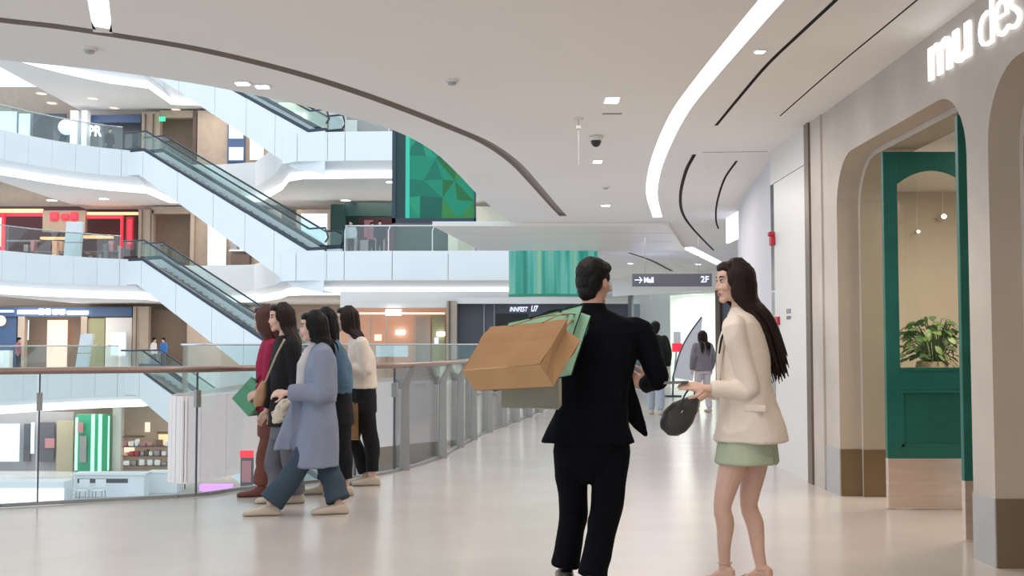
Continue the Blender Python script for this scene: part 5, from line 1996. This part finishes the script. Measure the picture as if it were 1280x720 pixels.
loft(bm, [(P(399, 428, .0), .058, .056), (P(390, 437, .02), .07, .06), (P(381, 455, .02), .09, .06), (P(378, 490, .02), .10, .05)], la, fo, 16, 2)
garment(A, 'blouse', bm, cloth('pale_blouse', (0.55, 0.50, 0.50)), .009, 2, .003)
bm = bmesh.new()
loft(bm, [(P(399, 525), .15, .11), (P(398, 555), .165, .13)], la, fo, 20, 2.2)
leg_cover(bm, J, 0, (0.090, 0.090, 0.089, 0.091, 0.097, 0.105))
leg_cover(bm, J, 1, (0.090, 0.088, 0.086, 0.086, 0.090, 0.098))
garment(A, 'jeans', bm, JEAN, .009, 3, .006, (9, 9, 5), 6)
for i in (0, 1):
    obj('shoe', shoe_mesh(J['an'][i], J['toe'][i], 0, 1.0, .29, .008), SNEAK, A)
D = 8.95
cb = empty('cloth_pouch', P(355, 515, .02), 'crumpled cream cloth pouch in the hand of the woman in the blue coat', 'bag')
bm = bmesh.new()
loft(bm, [(P(358, 500, .02), .03, .03), (P(355, 508, .02), .065, .05), (P(353, 518, .02), .075, .06), (P(350, 527, .02), .05, .045)], Vector((1, 0, .15)).normalized(), Vector((0, 1, 0)), 18, 2.2)
obj('cloth', sculpt(bm, .007, 2, .014, (22, 22, 22), 3), cloth('cream_cloth', (0.66, 0.58, 0.46)), cb)

# dark top, strap bag
L2 = Vector((-.92, -.38, 0)).normalized()
spec = lambda: dict(head=P(351, 397), headf=(-.90, -.42, -.08), neck=P(357, 422), chest=P(357, 455), waist=P(356, 495), hip=P(355, 530), fwd=L2,
    sh=[P(365, 432, -.14), P(350, 432, .14)], el=[P(370, 478, -.16), P(341, 478, .17)], wr=[P(356, 508, -.2), P(333, 514, .13)],
    hand=[((-.7, -.2, -.6), (-.3, .8, 0), 1, .5), ((-.5, 0, -.8), (0, -.6, -.3), -1, .6)],
    hp=[P(359, 535, -.07), P(352, 535, .07)], kn=[P(364, 578, -.04), P(342, 580, .05)], an=[P(369, 618, -.02), P(351, 617, .02)], toe=[(-.95, -.3), (-.95, -.3)], gz=[0, 0])
J, B = walker(spec, 'woman with wavy brown hair in a black top with a tan strap', 9.5)
long_hair(B, J, HAIR_B, P(366, 430, -.02), P(367, 462, -.05), n=60, width=.11, seed=9, tip=.6, rad=.018)
la, fo = J['lat'], J['fwd']
DARKTOP = cloth('black_knit', (0.013, 0.012, 0.014), .85)
bm = bmesh.new()
loft(bm, [(P(357, 419), .055, .055), (P(357, 425), .12, .075), (P(357, 433), .17, .095), (P(357, 455), .175, .12), (P(356, 490), .155, .11), (P(355, 520), .17, .125), (P(355, 532), .172, .13)], la, fo, 24, 2.2)
sleeve_cover(bm, J, 0, (0.060, 0.061, 0.060, 0.054, 0.048, 0.042))
sleeve_cover(bm, J, 1, (0.060, 0.061, 0.060, 0.054, 0.048, 0.042))
garment(B, 'top', bm, DARKTOP, .009, 3, .005, (10, 10, 5), 3)
bm = bmesh.new()
loft(bm, [(P(355, 522), .15, .105), (P(355, 548), .16, .115)], la, fo, 20, 2.2)
leg_cover(bm, J, 0, (0.085, 0.079, 0.076, 0.079, 0.083, 0.088))
leg_cover(bm, J, 1, (0.085, 0.079, 0.076, 0.079, 0.083, 0.088))
garment(B, 'trousers', bm, cloth('grey_denim', (0.15, 0.145, 0.165), .85, .15, 200), .009, 3, .006, (9, 9, 5), 7)
for i in (0, 1):
    obj('shoe', shoe_mesh(J['an'][i], J['toe'][i], 0, 1.0, .29, .008), SNEAK, B)
D = 9.42
tb = empty('shoulder_bag', P(326, 488), 'small tan bag on a diagonal strap before the woman in black', 'bag')
TAN = mat('tan_leather', (0.40, 0.22, 0.11), 0.5, var=0.1)
bm = bmesh.new()
loft(bm, [(P(330, 476), .02, .02), (P(327, 486), .045, .05), (P(325, 498), .055, .055), (P(324, 508), .035, .045)], Vector((1, 0, .2)).normalized(), Vector((0, 1, 0)), 16, 2.6)
obj('pouch', sculpt(bm, .007, 2), TAN, tb)
obj('strap', tube(bmesh.new(), catmull([P(331, 480, -.02), P(338, 462, -.10), P(347, 441, -.12), P(356, 424, -.10)], 5), .010, 6, flat=.5), mat('pale_strap', (0.50, 0.42, 0.30), 0.6), tb, smooth=True)

# red jacket
spec = lambda: dict(head=P(331, 399), headf=(-.95, .28, -.08), neck=P(338, 424), chest=P(338, 455), waist=P(338, 495), hip=P(338, 528), fwd=Vector((-.98, -.18, 0)).normalized(),
    sh=[P(341, 434, -.15), P(334, 434, .15)], el=[P(336, 478, -.19), P(330, 478, .17)], wr=[P(322, 490, -.2), P(319, 497, .1)],
    hand=[((-.8, 0, -.5), (0, .7, -.4), 1, .9), ((-.9, 0, -.4), (0, -.5, -.6), -1, .9)],
    hp=[P(340, 533, -.07), P(336, 533, .07)], kn=[P(329, 573, -.05), P(342, 573, .04)], an=[P(325, 607, -.06), P(354, 604, .04)], toe=[(-.97, -.2), (-.97, -.1)], gz=[0, 0])
J, Cc = walker(spec, 'woman in a crimson red jacket carrying a green bag, farthest left', 9.95)
long_hair(Cc, J, HAIR_R, P(343, 428, 0), P(344, 458, 0), n=50, width=.10, seed=12, tip=.6, rad=.017)
la, fo = J['lat'], J['fwd']
REDC = cloth('crimson_wool', (0.33, 0.018, 0.06), .85)
bm = bmesh.new()
loft(bm, [(P(338, 421), .055, .055), (P(338, 427), .12, .075), (P(338, 435), .17, .095), (P(337, 455), .175, .115), (P(337, 490), .16, .115), (P(337, 512), .17, .125)], la, fo, 24, 2.2)
sleeve_cover(bm, J, 0, (0.062, 0.064, 0.064, 0.060, 0.053, 0.046))
sleeve_cover(bm, J, 1, (0.062, 0.064, 0.064, 0.060, 0.053, 0.046))
garment(Cc, 'jacket', bm, REDC, .009, 3, .006, (10, 10, 5), 3)
bm = bmesh.new()
loft(bm, [(P(338, 508), .15, .105), (P(338, 545), .155, .115)], la, fo, 20, 2.2)
leg_cover(bm, J, 0, (0.082, 0.076, 0.069, 0.065, 0.064, 0.062))
leg_cover(bm, J, 1, (0.082, 0.076, 0.069, 0.065, 0.064, 0.062))
garment(Cc, 'trousers', bm, cloth('rust_trousers', (0.20, 0.075, 0.06), .85), .009, 3, .005, (9, 9, 5), 7)
for i in (0, 1):
    obj('boot', shoe_mesh(J['an'][i], J['toe'][i], 0, 1.0, .27, .008, .13), mat('rust_leather', (0.17, 0.05, 0.035), 0.5), Cc)
GREENB = mat('green_card', (0.25, 0.68, 0.42), 0.45, spec=0.4, var=0.04)
D = 9.8
oc = P(314, 471, .0)
ga, gb, gt = ortho(P(290, 498, .05) - oc, P(330, 497, -.04) - oc, .16)
if gt.y < 0:
    gt = -gt
carrier('green_bag', 'bright green carrier bag tilted in the hand of the woman in red', oc, gb, ga, gt, GREENB, RIB, 0, None)

# denim jacket, half hidden
L3 = Vector((-.98, -.15, 0)).normalized()
spec = lambda: dict(head=P(405, 402), headf=(-.98, -.1, -.1), neck=P(414, 427), chest=P(420, 455), waist=P(423, 488), hip=P(425, 518), fwd=L3,
    sh=[P(420, 436, -.15), P(414, 436, .15)], el=[P(429, 476, -.17), P(418, 476, .17)], wr=[P(412, 490, -.16), P(405, 488, .1)],
    hand=[((-.9, 0, -.2), (0, .7, -.4), 1, .7), ((-.9, 0, -.2), (0, -.5, -.6), -1, .7)],
    hp=[P(427, 523, -.07), P(423, 523, .07)], kn=[P(428, 562, -.05), P(414, 562, .05)], an=[P(432, 600, -.06), P(404, 602, .05)], toe=[(-.97, -.2), (-.97, -.1)], gz=[0, 0])
J, Dd = walker(spec, 'woman in a blue denim jacket and black trousers, half hidden by the long coat', 10.0)
long_hair(Dd, J, HAIR, P(414, 425, 0), P(414, 432, 0), n=40, width=.09, seed=14, tip=.5, rad=.016)
bm = bmesh.new()
ball(bm, P(411, 399, .0), (.045, .06, .055))
ball(bm, P(413, 412, .0), (.04, .05, .075))
obj('ponytail', sculpt(bm, .007, 2, .004, (50, 50, 12), 2), HAIR, Dd)
la, fo = J['lat'], J['fwd']
bm = bmesh.new()
loft(bm, [(P(414, 424), .055, .055), (P(415, 430), .12, .08), (P(417, 438), .17, .105), (P(421, 458), .175, .13), (P(424, 480), .165, .125), (P(424, 492), .155, .11)], la, fo, 24, 2.2)
sleeve_cover(bm, J, 0, (0.062, 0.064, 0.064, 0.060, 0.053, 0.046))
sleeve_cover(bm, J, 1, (0.062, 0.064, 0.064, 0.060, 0.053, 0.046))
garment(Dd, 'jacket', bm, cloth('blue_denim', (0.085, 0.16, 0.23), .85, .15, 200), .009, 3, .006, (10, 10, 5), 3)
bm = bmesh.new()
loft(bm, [(P(424, 486), .15, .105), (P(425, 530), .165, .125)], la, fo, 20, 2.2)
leg_cover(bm, J, 0, (0.085, 0.080, 0.075, 0.070, 0.066, 0.062))
leg_cover(bm, J, 1, (0.085, 0.080, 0.075, 0.070, 0.066, 0.062))
garment(Dd, 'trousers', bm, BLACKP, .009, 3, .005, (9, 9, 5), 7)
for i in (0, 1):
    obj('shoe', shoe_mesh(J['an'][i], J['toe'][i], 0, 1.0, .27, .008), SNEAK, Dd)

# cream cardigan
spec = lambda: dict(head=P(433, 399), headf=(-.98, -.12, -.05), neck=P(444, 423), chest=P(450, 448), waist=P(454, 478), hip=P(455, 502), fwd=L3,
    sh=[P(453, 430, -.15), P(446, 430, .15)], el=[P(457, 464, -.18), P(448, 464, .17)], wr=[P(438, 460, -.17), P(436, 463, .05)],
    hand=[((-.9, 0, .2), (0, .7, -.4), 1, .7), ((-.9, 0, .1), (0, -.5, -.6), -1, .7)],
    hp=[P(457, 507, -.07), P(453, 507, .07)], kn=[P(463, 548, -.05), P(441, 548, .05)], an=[P(466, 591, -.04), P(457, 592, .04)], toe=[(-.98, -.15), (-.98, -.1)], gz=[0.0, 0])
J, E = walker(spec, 'woman in a cream cardigan and black trousers, rightmost of the women by the rail', 10.7)
long_hair(E, J, HAIR_B, P(448, 425, -.03), P(445, 452, -.10), n=50, width=.075, seed=15, tip=.5, rad=.016)
la, fo = J['lat'], J['fwd']
bm = bmesh.new()
loft(bm, [(P(444, 420), .055, .055), (P(446, 426), .12, .08), (P(449, 433), .165, .105), (P(452, 448), .175, .13), (P(454, 470), .16, .125), (P(455, 485), .165, .13)], la, fo, 24, 2.2)
sleeve_cover(bm, J, 0, (0.062, 0.064, 0.065, 0.061, 0.054, 0.046))
sleeve_cover(bm, J, 1, (0.062, 0.064, 0.064, 0.060, 0.053, 0.046))
garment(E, 'cardigan', bm, cloth('cream_knit', (0.72, 0.63, 0.54), .9, .25, 90), .009, 3, .005, (10, 10, 5), 3)
bm = bmesh.new()
loft(bm, [(P(455, 480), .15, .11), (P(455, 515), .16, .125)], la, fo, 20, 2.2)
leg_cover(bm, J, 0, (0.085, 0.080, 0.075, 0.070, 0.065, 0.060))
leg_cover(bm, J, 1, (0.085, 0.079, 0.073, 0.068, 0.064, 0.060))
garment(E, 'trousers', bm, BLACKP, .009, 3, .005, (9, 9, 5), 7)
for i in (0, 1):
    obj('shoe', shoe_mesh(J['an'][i], J['toe'][i], 0, 1.0, .27, .008), SNEAK, E)
D = 10.4
oc = P(436, 504)
carrier('small_kraft_bag', 'narrow brown paper bag hanging between two pairs of black trousers', oc, Vector((.08, .03, 0)), Vector((.01, 0, -.34)), Vector((-.06, .2, 0)), KRAFT, RIB, 0)


# ---------- walkers farther off, simple standing poses
def passer(label, base, h, fwd, top, bottom, hair_m, long=False, voxel=.012, step=.12, group=None, arm=0.0, shoes=None):
    k = h / 1.70
    fwd = Vector((fwd[0], fwd[1], 0)).normalized()
    la = rightof(fwd)
    b = Vector(base)

    def q(x, y, z):
        return b + (la * x + fwd * y) * k + UP * z * k
    J = dict(head=q(0, .02, 1.575), headf=(fwd.x, fwd.y, -.05), neck=q(0, -.01, 1.43), chest=q(0, 0, 1.25), waist=q(0, 0, 1.08), hip=q(0, 0, .92), lat=la, fwd=fwd,
             sh=[q(-.18, 0, 1.38), q(.18, 0, 1.38)], el=[q(-.24, -.02, 1.12), q(.24, -.02, 1.12)], wr=[q(-.23, .06 + arm, .90 + arm), q(.23, .06 + arm, .90 + arm)],
             hand=[((-.0, 0, -1), tuple(la), 1, .4), ((0, 0, -1), tuple(-la), -1, .4)],
             hp=[q(-.085, 0, .88), q(.085, 0, .88)], kn=[q(-.09, step * .6, .49), q(.09, 0, .49)], an=[q(-.085, step, .09), q(.085, -step, .09)], toe=[tuple(fwd)[:2]] * 2, ground=b.z)
    far = voxel > .015
    p = person('person', label, J, 'f', voxel, SKIN_L, LIP, group=group, face=not far, k=k)
    if long:
        long_hair(p, J, hair_m, q(0, -.11, 1.40), q(0, -.13, 1.24), k=k, n=30, width=.09, seed=4, tip=.8, rad=.02, voxel=min(.012, voxel))
    else:
        short_hair(p, J, hair_m, k, min(.012, voxel))
    bm = bmesh.new()
    loft(bm, [(q(0, -.01, 1.455), .058 * k, .055 * k), (q(0, 0, 1.425), .14 * k, .085 * k), (q(0, 0, 1.37), .20 * k, .11 * k), (q(0, 0, 1.22), .195 * k, .125 * k), (q(0, 0, 1.05), .185 * k, .13 * k), (q(0, 0, .86), .195 * k, .14 * k)], la, fwd, 20, 2.3)
    for i in (0, 1):
        s = -1 if i == 0 else 1
        chain(bm, [(J['sh'][i] - la * s * .02, .07 * k), (lerp(J['sh'][i], J['el'][i], .5), .064 * k), (J['el'][i], .056 * k), (lerp(J['el'][i], J['wr'][i], .92), .046 * k)], 3, 12)
    garment(p, 'jacket', bm, top, voxel, 2, .006, (9, 9, 4), 3)
    bm = bmesh.new()
    loft(bm, [(q(0, 0, .93), .155 * k, .11 * k), (q(0, 0, .80), .165 * k, .115 * k)], la, fwd, 18, 2.2)
    for i in (0, 1):
        chain(bm, [(lerp(J['hp'][i], J['kn'][i], .15), .088 * k), (J['kn'][i], .072 * k), (lerp(J['kn'][i], J['an'][i], .9), .066 * k)], 3, 12)
    garment(p, 'trousers', bm, bottom, voxel, 2, .004, (9, 9, 4), 3)
    for i in (0, 1):
        obj('shoe', shoe_mesh(J['an'][i], J['toe'][i], b.z, k, .28, voxel), shoes or SNEAK, p)
    return p


b = Z(820, 518, 0)
passer('man in a dark jacket and pale jeans walking away beyond the suited man', b, 1.76, (.15, 1), cloth('dark_green_jacket', (0.014, 0.018, 0.014)), cloth('pale_jeans', (0.42, 0.47, 0.56)), HAIR, voxel=.010)
b = Z(879, 515, 0)
passer('woman in a grey top with long dark hair walking away beside the feather banner', b, 1.60, (-.3, 1), cloth('grey_top', (0.24, 0.22, 0.25)), cloth('white_trousers', (0.62, 0.60, 0.62)), HAIR_B, True, voxel=.010)
WHITE_T = cloth('white_shirt', (0.7, 0.7, 0.7))
DARK_T = cloth('dark_shirt', (0.03, 0.03, 0.045))
BLUE_T = cloth('blue_shirt', (0.06, 0.20, 0.55))
PINK_T = cloth('pink_shirt', (0.5, 0.16, 0.2))
for x, yb, Y_, zf, f_, t, bt, lab in (
        (438, 312, 49.9, STEP, (-.2, -1), WHITE_T, DARK_T, 'person in a white shirt leaning at the railing of the dark green shop'),
        (474, 313, 49.8, STEP, (.3, -1), DARK_T, DARK_T, 'person in a dark top behind the railing near the big green screen'),
        (464, 313, 50.6, STEP, (.6, -1), PINK_T, DARK_T, 'person in a pink top behind the railing of the dark green shop'),
        (133, 190, 55.2, STEP * 2, (.8, -.6), DARK_T, DARK_T, 'person in a dark top on the topmost gallery by the white glowing letters'),
        (205, 462, 58.6, 0, (-.5, -.8), BLUE_T, DARK_T, 'person in a blue shirt on the gallery under the lower brown bay'),
        (193, 462, 58.2, 0, (1, -.2), WHITE_T, DARK_T, 'person in a white shirt next to the person in blue on the gallery'),
        (24, 462, 54.6, 0, (1, .1), PINK_T, DARK_T, 'person in a pink top before the navy wall on the far gallery')):
    X = (x - 640) / F * Y_
    passer(lab, (X, Y_, zf), 1.65, f_, t, bt, HAIR, voxel=.022, step=.05)
